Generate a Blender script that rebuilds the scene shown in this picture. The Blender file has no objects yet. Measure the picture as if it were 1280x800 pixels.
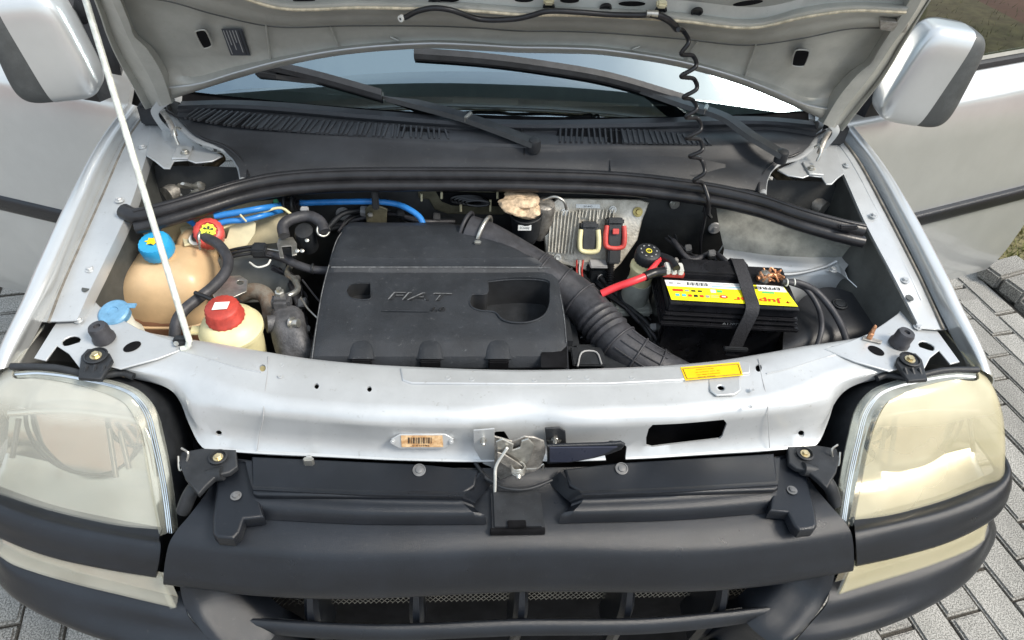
import bpy, bmesh, math, random
from mathutils import Vector as V, Matrix, noise
from math import sin, cos, pi, radians as R
random.seed(7)
S = bpy.context.scene
COL = S.collection

# ------------------------------------------------------------------ camera
YAW, ROLL, PIT = R(6.125), R(4.596), R(42)
CAM = V((-.1179, -.745, 1.896))
fw = V((sin(YAW)*cos(PIT), cos(YAW)*cos(PIT), -sin(PIT)))
r0 = V((cos(YAW), -sin(YAW), 0)); u0 = r0.cross(fw)
rt = r0*cos(ROLL)+u0*sin(ROLL); up = -r0*sin(ROLL)+u0*cos(ROLL)
cd = bpy.data.cameras.new('camera'); co = bpy.data.objects.new('camera', cd); COL.objects.link(co)
cd.sensor_width = 36; cd.lens = 924/1280*36; cd.clip_start = .02; cd.clip_end = 2000
co.matrix_world = Matrix((( rt.x, up.x, -fw.x, CAM.x), (rt.y, up.y, -fw.y, CAM.y), (rt.z, up.z, -fw.z, CAM.z), (0,0,0,1)))
S.camera = co
# ------------------------------------------------------------------ light
SUN_EL, SUN_AZ = R(50), R(118)     # azimuth clockwise from +Y (behind the camera, to the right)
w = bpy.data.worlds.new('World'); S.world = w; w.use_nodes = True
nt = w.node_tree; bg = nt.nodes['Background']
sky = nt.nodes.new('ShaderNodeTexSky'); sky.sky_type = 'NISHITA'; sky.sun_disc = False
sky.sun_elevation = SUN_EL; sky.sun_rotation = SUN_AZ; sky.air_density = 1.2; sky.dust_density = 3; sky.ozone_density = 1.4
# thin broken cloud over the blue
wtc = nt.nodes.new('ShaderNodeTexCoord'); wn = nt.nodes.new('ShaderNodeTexNoise'); wn.inputs['Scale'].default_value = 2.2; wn.inputs['Detail'].default_value = 6; wn.inputs['Roughness'].default_value = .55
wr = nt.nodes.new('ShaderNodeMapRange'); wr.inputs['From Min'].default_value = .35; wr.inputs['From Max'].default_value = .62; wr.inputs['To Min'].default_value = .3; wr.inputs['To Max'].default_value = .85
wm = nt.nodes.new('ShaderNodeMix'); wm.data_type = 'RGBA'; wm.inputs[7].default_value = (4.7, 5.3, 5.8, 1)
nt.links.new(wtc.outputs['Generated'], wn.inputs['Vector']); nt.links.new(wn.outputs['Fac'], wr.inputs['Value']); nt.links.new(wr.outputs[0], wm.inputs[0])
nt.links.new(sky.outputs[0], wm.inputs[6]); nt.links.new(wm.outputs[2], bg.inputs[0]); bg.inputs[1].default_value = .15
sd = bpy.data.lights.new('sun', 'SUN'); so = bpy.data.objects.new('sun', sd); COL.objects.link(so)
sd.energy = 2.3; sd.angle = R(18); sd.color = (1, .93, .82)
sdir = V((sin(SUN_AZ)*cos(SUN_EL), cos(SUN_AZ)*cos(SUN_EL), sin(SUN_EL)))
so.rotation_euler = sdir.to_track_quat('Z', 'Y').to_euler(); so.location = (3, -3, 6)
vs = S.view_settings; vs.view_transform = 'Standard'; vs.look = 'None'; vs.exposure = 0.8; vs.gamma = 1

# ------------------------------------------------------------------ helpers
def ray(u, v): return fw+rt*((u-640)/924)-up*((v-400)/924)
def P(u, v, z=None, y=None, x=None, pl=None):
    "a point of the place: the sight line through a spot of the photograph met with a level, an upright or any plane"
    d = ray(u, v)
    if pl: t = (pl[0]-CAM).dot(pl[1])/d.dot(pl[1])
    elif z is not None: t = (z-CAM.z)/d.z
    elif y is not None: t = (y-CAM.y)/d.y
    else: t = (x-CAM.x)/d.x
    return CAM+d*t
def PP(l, z=None, **k): return [P(a[0], a[1], z=(a[2] if len(a) > 2 else z), **k) if not k else P(a[0], a[1], **k) for a in l]
def mx(p, s=-1): return V((p[0]*s, p[1], p[2]))
def catmull(pts, n, closed=False):
    pts = [V(p) for p in pts]
    if len(pts) < 3 and not closed: return [pts[0].lerp(pts[-1], i/(n-1)) for i in range(n)]
    d = [0]
    for a, b in zip(pts, pts[1:]): d.append(d[-1]+max((b-a).length, 1e-6))
    out = []; k = 0
    for i in range(n):
        s = d[-1]*i/(n-1)
        while k < len(pts)-2 and s > d[k+1]: k += 1
        a, b = pts[k], pts[k+1]; t = (s-d[k])/(d[k+1]-d[k]); h = d[k+1]-d[k]
        ta = (b-pts[k-1])/(d[k+1]-d[k-1]) if k > 0 else (b-a)/h
        tb = (pts[k+2]-a)/(d[k+2]-d[k]) if k+2 < len(pts) else (b-a)/h
        t2, t3 = t*t, t*t*t
        out.append(a*(2*t3-3*t2+1)+ta*h*(t3-2*t2+t)+b*(3*t2-2*t3)+tb*h*(t3-t2))
    return out
MATS = {}
def mat(name, col, rough=.5, metal=0, nz=.12, sc=20, bump=.0, bsc=200, coat=0, trans=0, spec=.4, col2=None, lo=.4, hi=.65, emit=0, alpha=1, rv=.1, dust=0, dcol=(.3,.29,.26), dsc=75):
    if name in MATS: return MATS[name]
    m = bpy.data.materials.new(name); m.use_nodes = True; t = m.node_tree; n = t.nodes; b = n['Principled BSDF']
    tc = n.new('ShaderNodeTexCoord'); no = n.new('ShaderNodeTexNoise'); no.inputs['Scale'].default_value = sc; no.inputs['Detail'].default_value = 6; no.inputs['Roughness'].default_value = .65
    t.links.new(tc.outputs['Object'], no.inputs['Vector'])
    cr = n.new('ShaderNodeValToRGB'); e = cr.color_ramp.elements
    e[0].position = lo; e[1].position = hi
    c2 = col2 if col2 else tuple(c*(1-nz) for c in col); c1 = col if col2 else tuple(min(1, c*(1+nz)) for c in col)
    e[0].color = (*c2, 1); e[1].color = (*c1, 1)
    t.links.new(no.outputs['Fac'], cr.inputs['Fac']); t.links.new(cr.outputs[0], b.inputs['Base Color'])
    mr = n.new('ShaderNodeMapRange'); mr.inputs['To Min'].default_value = max(.02, rough-rv); mr.inputs['To Max'].default_value = min(1, rough+rv)
    n2 = n.new('ShaderNodeTexNoise'); n2.inputs['Scale'].default_value = sc*2.7; n2.inputs['Detail'].default_value = 5
    t.links.new(tc.outputs['Object'], n2.inputs['Vector']); t.links.new(n2.outputs['Fac'], mr.inputs['Value']); t.links.new(mr.outputs[0], b.inputs['Roughness'])
    if dust:
        d1 = n.new('ShaderNodeTexNoise'); d1.inputs['Scale'].default_value = dsc; d1.inputs['Detail'].default_value = 9; d1.inputs['Roughness'].default_value = .75
        d2 = n.new('ShaderNodeMapRange'); d2.inputs['From Min'].default_value = .60; d2.inputs['From Max'].default_value = .72; d2.inputs['To Max'].default_value = dust
        d3 = n.new('ShaderNodeMix'); d3.data_type = 'RGBA'; d3.inputs[7].default_value = (*dcol, 1)
        t.links.new(tc.outputs['Object'], d1.inputs['Vector']); t.links.new(d1.outputs['Fac'], d2.inputs['Value']); t.links.new(d2.outputs[0], d3.inputs[0]); t.links.new(cr.outputs[0], d3.inputs[6]); t.links.new(d3.outputs[2], b.inputs['Base Color'])
    b.inputs['Metallic'].default_value = metal; b.inputs['Coat Weight'].default_value = coat; b.inputs['Coat Roughness'].default_value = .08
    b.inputs['Transmission Weight'].default_value = trans; b.inputs['Specular IOR Level'].default_value = spec; b.inputs['Alpha'].default_value = alpha
    if bump:
        n3 = n.new('ShaderNodeTexNoise'); n3.inputs['Scale'].default_value = bsc; n3.inputs['Detail'].default_value = 3
        bp = n.new('ShaderNodeBump'); bp.inputs['Strength'].default_value = bump; bp.inputs['Distance'].default_value = .002
        t.links.new(tc.outputs['Object'], n3.inputs['Vector']); t.links.new(n3.outputs['Fac'], bp.inputs['Height']); t.links.new(bp.outputs[0], b.inputs['Normal'])
    if emit: b.inputs['Emission Color'].default_value = (*col, 1); b.inputs['Emission Strength'].default_value = emit
    MATS[name] = m; return m
ORG = {}
def org(parent): return ORG.get(parent.name, V((0,0,0))) if parent else V((0,0,0))
def link(o, parent=None, label=None, kind=None):
    COL.objects.link(o)
    if parent: o.parent = parent; ORG[o.name] = org(parent)
    if label: o['label'] = label
    if kind: o['kind'] = kind
    return o
def thing(name, loc, label, cat, group=None):
    o = bpy.data.objects.new(name, None); COL.objects.link(o); o.location = loc; o.empty_display_size = .05
    o['label'] = label; o['category'] = cat; ORG[o.name] = V(loc)
    if group: o['group'] = group
    return o
def mesh(name, vs_, fs, m, parent=None, sharp=35, label=None, kind=None, smooth=True):
    og = org(parent); me = bpy.data.meshes.new(name)
    me.from_pydata([tuple(V(v)-og) for v in vs_], [], fs)
    bm = bmesh.new(); bm.from_mesh(me); bmesh.ops.recalc_face_normals(bm, faces=bm.faces); bm.to_mesh(me); bm.free()
    if smooth:
        me.shade_smooth()
        try: me.set_sharp_from_angle(angle=R(sharp))
        except Exception: pass
    me.materials.append(m)
    return link(bpy.data.objects.new(name, me), parent, label, kind)
def grid_faces(nu, nv, cu=False, cv=False, o=0):
    f = []
    for j in range(nv if cv else nv-1):
        for i in range(nu if cu else nu-1):
            a, b = j*nu+i, j*nu+(i+1) % nu; j2 = (j+1) % nv
            f.append((o+a, o+b, o+j2*nu+(i+1) % nu, o+j2*nu+i))
    return f
def byidx(pts, n):
    pts = [V(p) for p in pts]; out = []; L = len(pts)-1
    for i in range(n):
        s = i/(n-1)*L; j = min(int(s), L-1); t = s-j; p1, p2 = pts[j], pts[j+1]; p0 = pts[j-1] if j else p1*2-p2; p3 = pts[j+2] if j+2 <= L else p2*2-p1
        out.append(.5*((2*p1)+(-p0+p2)*t+(2*p0-5*p1+4*p2-p3)*t*t+(-p0+3*p1-3*p2+p3)*t**3))
    return out
def seg(pts, k):
    pts = [V(p) for p in pts]; d = [max((b-a).length, 1e-5) for a, b in zip(pts, pts[1:])]; out = []
    for j in range(len(d)):
        a, b, h = pts[j], pts[j+1], d[j]; s = (b-a)/h
        ta = ((pts[j]-pts[j-1])/d[j-1]*h+s*d[j-1])/(h+d[j-1]) if j else s
        tb = ((pts[j+2]-b)/d[j+1]*h+s*d[j+1])/(h+d[j+1]) if j+1 < len(d) else s
        for q in range(k):
            t = q/k; t2, t3 = t*t, t*t*t; out.append(a*(2*t3-3*t2+1)+ta*h*(t3-2*t2+t)+b*(3*t2-2*t3)+tb*h*(t3-t2))
    return out+[pts[-1]]
def loft(name, rows, m, parent=None, n=40, k=1, thick=0, cross=True, flip=1, idx=False, **kw):
    "skin over curves; thick > 0 gives a closed sheet of that thickness"
    rr = [(byidx if idx else catmull)(r, n) for r in rows]
    if k > 1:
        nr = (len(rr)-1)*k+1
        if cross:
            cols = [seg([r[i] for r in rr], k) for i in range(n)]
            rr = [[cols[i][j] for i in range(n)] for j in range(nr)]
        else:
            o = []
            for a, b in zip(rr, rr[1:]):
                for q in range(k): o.append([x.lerp(y, q/k) for x, y in zip(a, b)])
            rr = o+[rr[-1]]
    nv = len(rr); vs_ = [p for r in rr for p in r]; f = grid_faces(n, nv)
    if thick:
        nm = [V((0,0,0)) for _ in vs_]
        for q in f:
            c = (vs_[q[2]]-vs_[q[0]]).cross(vs_[q[3]]-vs_[q[1]])
            for i in q: nm[i] += c
        N = len(vs_)
        vs_ = vs_+[v-(x.normalized() if x.length > 0 else V((0,0,1)))*thick*flip for v, x in zip(vs_, nm)]
        f = f+[tuple(reversed([i+N for i in q])) for q in f]
        b = [i for i in range(n)]+[j*n+n-1 for j in range(1, nv)]+[(nv-1)*n+i for i in range(n-2, -1, -1)]+[j*n for j in range(nv-2, 0, -1)]
        f += [(b[i], b[(i+1) % len(b)], b[(i+1) % len(b)]+N, b[i]+N) for i in range(len(b))]
    return mesh(name, vs_, f, m, parent, **kw)
def full(r): return [mx(p) for p in reversed(r)]+[V(p) for p in (r[1:] if abs(r[0][0]) < .03 else r)]
def halfrow(l, z=None):
    r = PP(l, z); r[0].x = 0; return full(r)
def tube(name, pts, r, m, parent=None, n=None, seg=10, caps=True, flat=1, **kw):
    n = n or max(8, len(pts)*6); c = catmull(pts, n); vs_ = []; up_ = None
    for i, p in enumerate(c):
        t = (c[min(i+1, n-1)]-c[max(i-1, 0)]).normalized()
        if up_ is None: up_ = t.orthogonal().normalized() if abs(t.z) > .95 else (V((0,0,1))-t*t.z).normalized()
        up_ = (up_-t*up_.dot(t)).normalized(); sd_ = t.cross(up_)
        q = r(i/(n-1)) if callable(r) else r
        vs_ += [p+(sd_*cos(a)+up_*sin(a)*flat)*q for a in [2*pi*k/seg for k in range(seg)]]
    f = grid_faces(seg, n, cu=True)
    if caps: f += [tuple(range(seg-1, -1, -1)), tuple((n-1)*seg+k for k in range(seg))]
    return mesh(name, vs_, f, m, parent, sharp=50, **kw)
def lathe(name, prof, base, ax, m, parent=None, seg=28, knurl=0, **kw):
    ax = V(ax).normalized(); x = ax.orthogonal().normalized(); y = ax.cross(x); vs_ = []; base = V(base)
    for r, h in prof:
        for k in range(seg):
            a = 2*pi*k/seg; q = r*(1-(knurl if k % 2 else 0)*(r > .001))
            vs_.append(base+ax*h+(x*cos(a)+y*sin(a))*q)
    f = grid_faces(seg, len(prof), cu=True)+[tuple(range(seg-1, -1, -1)), tuple((len(prof)-1)*seg+k for k in range(seg))]
    return mesh(name, vs_, f, m, parent, **kw)
def frame(ax, xh=(1,0,0)):
    z = V(ax).normalized(); x = (V(xh)-z*V(xh).dot(z)).normalized(); return x, z.cross(x), z
def plate(name, outl, t, m, parent=None, bev=.001, holes=(), nrm=None, smooth=False, res=2, **kw):
    "a flat sheet cut to an outline with real thickness; outl are 3-D points on one plane, t goes against the normal"
    o = V(outl[0]); nr = V(nrm) if nrm else None
    if nr is None:
        nr = V((0,0,0))
        for a, b in zip(outl, list(outl[1:])+[outl[0]]): nr += (V(a)-o).cross(V(b)-o)
        nr.normalize()
        if nr.dot(CAM-o) < 0: nr = -nr
    x, y, z = frame(nr, (1,0,0) if abs(nr.x) < .9 else (0,1,0))
    cu = bpy.data.curves.new('tmp', 'CURVE'); cu.dimensions = '2D'; cu.fill_mode = 'BOTH'
    for L in [outl]+list(holes):
        L2 = [((V(p)-o).dot(x), (V(p)-o).dot(y)) for p in L]
        if smooth:
            c = catmull([V((*p, 0)) for p in L2[-2:]+L2+L2[:3]], (len(L2)+4)*5+1); dd = [0]
            L2 = [(p.x, p.y) for p in smooth_closed(L2)]
        sp = cu.splines.new('POLY'); sp.points.add(len(L2)-1)
        for q, p in zip(sp.points, L2): q.co = (p[0], p[1], 0, 1)
        sp.use_cyclic_u = True
    bev = min(bev, t*.49); cu.extrude = t/2-bev; cu.bevel_depth = bev; cu.bevel_resolution = res; cu.offset = -bev
    ob = bpy.data.objects.new('tmp', cu); COL.objects.link(ob)
    dg = bpy.context.evaluated_depsgraph_get(); me = bpy.data.meshes.new_from_object(ob.evaluated_get(dg))
    bpy.data.objects.remove(ob); bpy.data.curves.remove(cu)
    vs_ = [o+x*v.co.x+y*v.co.y+z*(v.co.z-t/2) for v in me.vertices]; f = [tuple(p.vertices) for p in me.polygons]
    bpy.data.meshes.remove(me)
    return mesh(name, vs_, f, m, parent, **kw)
def smooth_closed(L):
    n = len(L); out = []
    for i in range(n):
        p0, p1, p2, p3 = [V((*L[(i+j-1) % n], 0)) for j in range(4)]
        for q in range(6):
            t = q/6; out.append(.5*((2*p1)+(-p0+p2)*t+(2*p0-5*p1+4*p2-p3)*t*t+(-p0+3*p1-3*p2+p3)*t**3))
    return out
def rrect(c, x, y, w_, h, r=.01, n=4):
    o = []
    for sx, sy, a0 in ((1,1,0),(-1,1,pi/2),(-1,-1,pi),(1,-1,3*pi/2)):
        for k in range(n+1):
            a = a0+pi/2*k/n; o.append(V(c)+V(x)*(sx*(w_/2-r)+cos(a)*r)+V(y)*(sy*(h/2-r)+sin(a)*r))
    return o
def ell(c, x, y, a, b, n=20): return [V(c)+V(x)*a*cos(2*pi*k/n)+V(y)*b*sin(2*pi*k/n) for k in range(n)]
def box(name, c, size, m, parent=None, ax=None, bev=.003, seg=2, taper=1, **kw):
    X, Y, Z = ax if ax else (V((1,0,0)), V((0,1,0)), V((0,0,1)))
    bm = bmesh.new(); bmesh.ops.create_cube(bm, size=1)
    for v in bm.verts:
        k = taper if v.co.z < 0 else 1
        v.co = V((v.co.x*size[0]*k, v.co.y*size[1]*k, v.co.z*size[2]))
    if bev: bmesh.ops.bevel(bm, geom=bm.edges[:], offset=bev, segments=seg, affect='EDGES', clamp_overlap=True)
    vs_ = [V(c)+X*v.co.x+Y*v.co.y+Z*v.co.z for v in bm.verts]; f = [tuple(v.index for v in q.verts) for q in bm.faces]; bm.free()
    return mesh(name, vs_, f, m, parent, **kw)
def sup(name, c, rad, m, parent=None, e=.5, ax=None, nu=36, nv=20, fn=None, **kw):
    X, Y, Z = ax if ax else (V((1,0,0)), V((0,1,0)), V((0,0,1)))
    pw = lambda q, k: math.copysign(abs(q)**k, q); vs_ = []
    for j in range(nv):
        ph = -pi/2+pi*j/(nv-1)
        for i in range(nu):
            th = 2*pi*i/nu; p = V((pw(cos(ph), e)*pw(cos(th), e), pw(cos(ph), e)*pw(sin(th), e), pw(sin(ph), e)))
            if fn: p = fn(p)
            vs_.append(V(c)+X*p.x*rad[0]+Y*p.y*rad[1]+Z*p.z*rad[2])
    return mesh(name, vs_, grid_faces(nu, nv, cu=True), m, parent, **kw)
def text(name, s, c, x, y, h, m, parent=None, w_=None, t=.0004, shear=0, bold=0, **kw):
    cu = bpy.data.curves.new('tmp', 'FONT'); cu.body = s; cu.size = 1; cu.align_x = 'CENTER'; cu.align_y = 'CENTER'; cu.shear = shear; cu.offset = bold; cu.resolution_u = 2
    ob = bpy.data.objects.new('tmp', cu); COL.objects.link(ob); dg = bpy.context.evaluated_depsgraph_get(); me = bpy.data.meshes.new_from_object(ob.evaluated_get(dg))
    xs = [v.co.x for v in me.vertices]; ys = [v.co.y for v in me.vertices]; sy = h/(max(ys)-min(ys)); sx = (w_/(max(xs)-min(xs))) if w_ else sy
    mxx, myy = (max(xs)+min(xs))/2, (max(ys)+min(ys))/2; z = V(x).cross(V(y)).normalized()
    vs_ = [V(c)+V(x)*(v.co.x-mxx)*sx+V(y)*(v.co.y-myy)*sy for v in me.vertices]; f = [tuple(p.vertices) for p in me.polygons]
    if t > .0005:
        N = len(vs_); ed = {}
        for q in f:
            for a, b in zip(q, q[1:]+q[:1]): ed[(a, b)] = 1
        f2 = [tuple(reversed([i+N for i in q])) for q in f]
        for (a, b) in ed:
            if (b, a) not in ed: f2.append((a, b, b+N, a+N))
        vs_ += [v-z*t for v in vs_]; f += f2
    bpy.data.objects.remove(ob); bpy.data.curves.remove(cu); bpy.data.meshes.remove(me)
    return mesh(name, vs_, f, m, parent, smooth=False, **kw)
def cut(ob, cutters):
    "real holes: difference of prisms, each (outline, vector)"
    og = org(ob.parent) if ob.parent else V((0,0,0)); vs_ = []; f = []
    for outl, d in cutters:
        n = len(outl); b = len(vs_); vs_ += [V(p)-V(d)-og for p in outl]+[V(p)+V(d)-og for p in outl]
        f += [tuple(b+i for i in range(n)), tuple(b+n+i for i in reversed(range(n)))]+[(b+i, b+n+i, b+n+(i+1) % n, b+(i+1) % n) for i in range(n)]
    me = bpy.data.meshes.new('tmp'); me.from_pydata([tuple(v) for v in vs_], [], f)
    bm = bmesh.new(); bm.from_mesh(me); bmesh.ops.recalc_face_normals(bm, faces=bm.faces); bm.to_mesh(me); bm.free()
    me.materials.append(ob.data.materials[0]); c = bpy.data.objects.new('tmp', me); COL.objects.link(c)
    if ob.parent: c.parent = ob.parent
    md = ob.modifiers.new('cut', 'BOOLEAN'); md.operation = 'DIFFERENCE'; md.object = c; md.solver = 'EXACT'; md.use_self = True
    bpy.context.view_layer.update()
    dg = bpy.context.evaluated_depsgraph_get(); new = bpy.data.meshes.new_from_object(ob.evaluated_get(dg)); nm = ob.data.name
    if len(new.polygons) > 10: ob.modifiers.clear(); ob.data = new; new.name = nm
    else: ob.modifiers.clear()
    ob.data.shade_smooth(); ob.data.set_sharp_from_angle(angle=R(35))
    bpy.data.objects.remove(c)
X3, Y3, Z3 = V((1,0,0)), V((0,1,0)), V((0,0,1))

# ------------------------------------------------------------------ materials
paint = mat('silver_paint', (.57,.585,.585), .3, .55, .03, 8, coat=.8, rv=.04)
paint_in = mat('inner_silver_paint', (.50,.515,.52), .42, .45, .06, 9, coat=.25, rv=.08, dust=.55, dcol=(.2,.18,.14))
paint_dull = mat('dusty_silver_paint', (.42,.42,.385), .48, .35, .1, 11, rv=.1, dust=.5, dcol=(.22,.2,.15))
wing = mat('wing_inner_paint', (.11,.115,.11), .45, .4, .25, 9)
blk = mat('black_plastic', (.020,.022,.025), .48, 0, .25, 30, bump=.25, bsc=900, dust=.25, dcol=(.2,.19,.17), dsc=160)
blk_s = mat('satin_black_plastic', (.007,.009,.013), .30, 0, .2, 9, bump=.3, bsc=1300, spec=.5, rv=.07, dust=.10, dcol=(.25,.24,.22), dsc=120)
cowlm = mat('cowl_plastic', (.028,.03,.034), .45, 0, .3, 5, bump=.2, bsc=700, dust=.25, dcol=(.2,.19,.18), dsc=60)
rub = mat('black_rubber', (.016,.016,.018), .33, 0, .3, 25, bump=.1, bsc=300)
hosem = mat('grey_black_rubber', (.04,.04,.045), .5, 0, .3, 40, bump=.2, bsc=300)
darkm = mat('depth_black', (.006,.006,.007), .8, 0, .4, 20, spec=.12)  # dark bay fill; on hole, slot and louvre pieces it paints shade
cov = mat('dusty_black_cover', (.024,.027,.032), .46, 0, .2, 14, bump=.5, bsc=900, rv=.12, dust=.7, dcol=(.16,.165,.17), dsc=110)
steel = mat('zinc_steel', (.5,.49,.45), .35, .85, .2, 60)
chrome = mat('headlight_reflector', (.85,.86,.84), .12, 1, .04, 20)
cast = mat('cast_aluminium', (.36,.34,.31), .5, .7, .3, 60, bump=.4, bsc=300)
copper = mat('copper_wire', (.6,.3,.16), .4, .7, .35, 200, bump=.5, bsc=600)
amber = mat('aged_amber_plastic', (.60,.42,.24), .38, 0, .1, 12, spec=.5)
brown = mat('coolant_brown_plastic', (.33,.17,.10), .35, 0, .12, 12)
cream = mat('cream_plastic', (.68,.62,.36), .4, 0, .1, 20)
beige = mat('yellowed_plastic', (.55,.5,.33), .45, 0, .12, 15)
whitep = mat('grey_white_plastic', (.6,.6,.56), .45, 0, .12, 20)
bluecap = mat('blue_cap_plastic', (.03,.33,.62), .35, 0, .12, 30)
bluehose = mat('blue_hose_plastic', (.03,.2,.55), .3, 0, .15, 20)
washblue = mat('washer_blue_plastic', (.13,.29,.45), .4, 0, .15, 60)
redcap = mat('red_cap_plastic', (.55,.07,.06), .4, 0, .15, 50)
red2 = mat('dull_red_plastic', (.42,.05,.035), .5, 0, .2, 50)
yel = mat('yellow_print', (.85,.62,.01), .35, 0, .03, 20)
lem = mat('label_yellow', (.85,.78,.02), .25, 0, .03, 20)
lwht = mat('label_white', (.75,.76,.74), .3, 0, .05, 40)
redp = mat('label_red', (.7,.06,.02), .3, 0, .05, 40)
grnp = mat('label_green', (.1,.5,.15), .3, 0, .05, 40)
blup = mat('label_blue', (.1,.45,.6), .3, 0, .05, 40)
bkp = mat('label_black', (.02,.02,.02), .4, 0, .05, 40)
gryp = mat('label_grey', (.33,.33,.33), .4, 0, .05, 40)
rag = mat('crumpled_rag', (.6,.45,.3), .9, 0, .35, 60, bump=.8, bsc=250)
strapm = mat('woven_strap', (.03,.03,.034), .7, 0, .3, 300, bump=.8, bsc=900)
lensY = None
def lensmat(name, c1, c2, al):
    m = bpy.data.materials.new(name); m.use_nodes = True; t = m.node_tree; n = t.nodes; b = n['Principled BSDF']
    tc = n.new('ShaderNodeTexCoord'); no = n.new('ShaderNodeTexNoise'); no.inputs['Scale'].default_value = 6; no.inputs['Detail'].default_value = 5
    t.links.new(tc.outputs['Object'], no.inputs['Vector']); cr = n.new('ShaderNodeValToRGB'); cr.color_ramp.elements[0].color = (*c1, 1); cr.color_ramp.elements[1].color = (*c2, 1)
    cr.color_ramp.elements[0].position = .35; cr.color_ramp.elements[1].position = .68
    sx_ = n.new('ShaderNodeSeparateXYZ'); t.links.new(tc.outputs['Object'], sx_.inputs[0]); mz = n.new('ShaderNodeMapRange'); mz.inputs['From Min'].default_value = .905; mz.inputs['From Max'].default_value = .93; mz.inputs['To Max'].default_value = .3; t.links.new(sx_.outputs[2], mz.inputs['Value']); ad = n.new('ShaderNodeMath'); ad.operation = 'ADD'; ad.use_clamp = True; t.links.new(mz.outputs[0], ad.inputs[1])
    t.links.new(no.outputs['Fac'], cr.inputs['Fac']); t.links.new(cr.outputs[0], b.inputs['Base Color'])
    b.inputs['Roughness'].default_value = .16; b.inputs['Coat Weight'].default_value = .3; b.inputs['Subsurface Weight'].default_value = 0
    tr = n.new('ShaderNodeBsdfTransparent'); tr.inputs[0].default_value = (1,.98,.93,1); mxn = n.new('ShaderNodeMixShader')
    mr = n.new('ShaderNodeMapRange'); mr.inputs['To Min'].default_value = al+.12; mr.inputs['To Max'].default_value = al-.12; n2 = n.new('ShaderNodeTexNoise'); n2.inputs['Scale'].default_value = 9
    t.links.new(tc.outputs['Object'], n2.inputs['Vector']); t.links.new(n2.outputs['Fac'], mr.inputs['Value']); t.links.new(mr.outputs[0], ad.inputs[0]); t.links.new(ad.outputs[0], mxn.inputs[0])
    t.links.new(tr.outputs[0], mxn.inputs[1]); t.links.new(b.outputs[0], mxn.inputs[2]); t.links.new(mxn.outputs[0], n['Material Output'].inputs[0]); return m
lens_l = lensmat('clouded_lens_pale', (.50,.505,.46), (.60,.61,.56), .26)
lens_r = lensmat('clouded_lens_yellow', (.54,.50,.34), (.64,.59,.42), .40)
lens_c = lensmat('clear_lens_edge', (.35,.38,.36), (.6,.62,.58), .2)
screwm = mat('dark_screw', (.16,.16,.16), .4, .4, .2, 60)
def glassmat(name, tint, al):
    m = bpy.data.materials.new(name); m.use_nodes = True; t = m.node_tree; n = t.nodes; n.remove(n['Principled BSDF'])
    g = n.new('ShaderNodeBsdfGlossy'); g.inputs['Roughness'].default_value = .02; g.inputs[0].default_value = (.74,.92,1,1); tr = n.new('ShaderNodeBsdfTransparent'); tr.inputs[0].default_value = (*tint, 1)
    fr = n.new('ShaderNodeFresnel'); fr.inputs[0].default_value = al; a = n.new('ShaderNodeMixShader')
    t.links.new(fr.outputs[0], a.inputs[0]); t.links.new(tr.outputs[0], a.inputs[1]); t.links.new(g.outputs[0], a.inputs[2]); t.links.new(a.outputs[0], n['Material Output'].inputs[0]); return m
glass = glassmat('windshield_glass', (.45,.55,.55), 3.4)
sideglass = glassmat('door_glass', (.25,.28,.27), 2.0)
def speck(name, a, b_, sc):
    m = mat(name, a, .85, 0, .1, 5, bump=.9, bsc=sc, col2=b_, lo=.3, hi=.7); t = m.node_tree; n = t.nodes; bs = n['Principled BSDF']
    v = n.new('ShaderNodeTexNoise'); v.inputs['Scale'].default_value = sc; v.inputs['Detail'].default_value = 4; cr = n.new('ShaderNodeValToRGB')
    cr.color_ramp.elements[0].position = .38; cr.color_ramp.elements[1].position = .6; cr.color_ramp.elements[0].color = (.4,.4,.4,1); cr.color_ramp.elements[1].color = (1.25,1.25,1.25,1)
    mi = n.new('ShaderNodeMix'); mi.data_type = 'RGBA'; mi.blend_type = 'MULTIPLY'; mi.inputs[0].default_value = 1
    tc = n.new('ShaderNodeTexCoord'); t.links.new(tc.outputs['Object'], v.inputs['Vector']); t.links.new(v.outputs['Fac'], cr.inputs['Fac'])
    src = bs.inputs['Base Color'].links[0].from_socket; t.links.new(src, mi.inputs[6]); t.links.new(cr.outputs[0], mi.inputs[7]); t.links.new(mi.outputs[2], bs.inputs['Base Color'])
    oi = n.new('ShaderNodeObjectInfo'); m2 = n.new('ShaderNodeMapRange'); m2.inputs['To Min'].default_value = .82; m2.inputs['To Max'].default_value = 1.12
    t.links.new(oi.outputs['Random'], m2.inputs['Value']); m3 = n.new('ShaderNodeMix'); m3.data_type = 'RGBA'; m3.blend_type = 'MULTIPLY'; m3.inputs[0].default_value = 1
    t.links.new(mi.outputs[2], m3.inputs[6]); t.links.new(m2.outputs[0], m3.inputs[7]); t.links.new(m3.outputs[2], bs.inputs['Base Color']); return m
brickm = speck('concrete_paver', (.34,.33,.305), (.24,.235,.215), 260)
sandm = speck('joint_sand', (.06,.055,.045), (.035,.03,.025), 300)
kerbm = speck('kerb_concrete', (.34,.33,.3), (.25,.24,.22), 200)
earthm = mat('red_earth', (.2,.1,.07), .9, 0, .2, 2)
grassm = mat('grass_blades', (.1,.13,.03), .8, 0, .1, 30, col2=(.22,.2,.08))
leafm = mat('tree_leaves', (.05,.08,.03), .8, 0, .4, 2)
barkm = mat('tree_bark', (.12,.09,.07), .9, 0, .3, 8, bump=.6, bsc=40)

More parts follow.
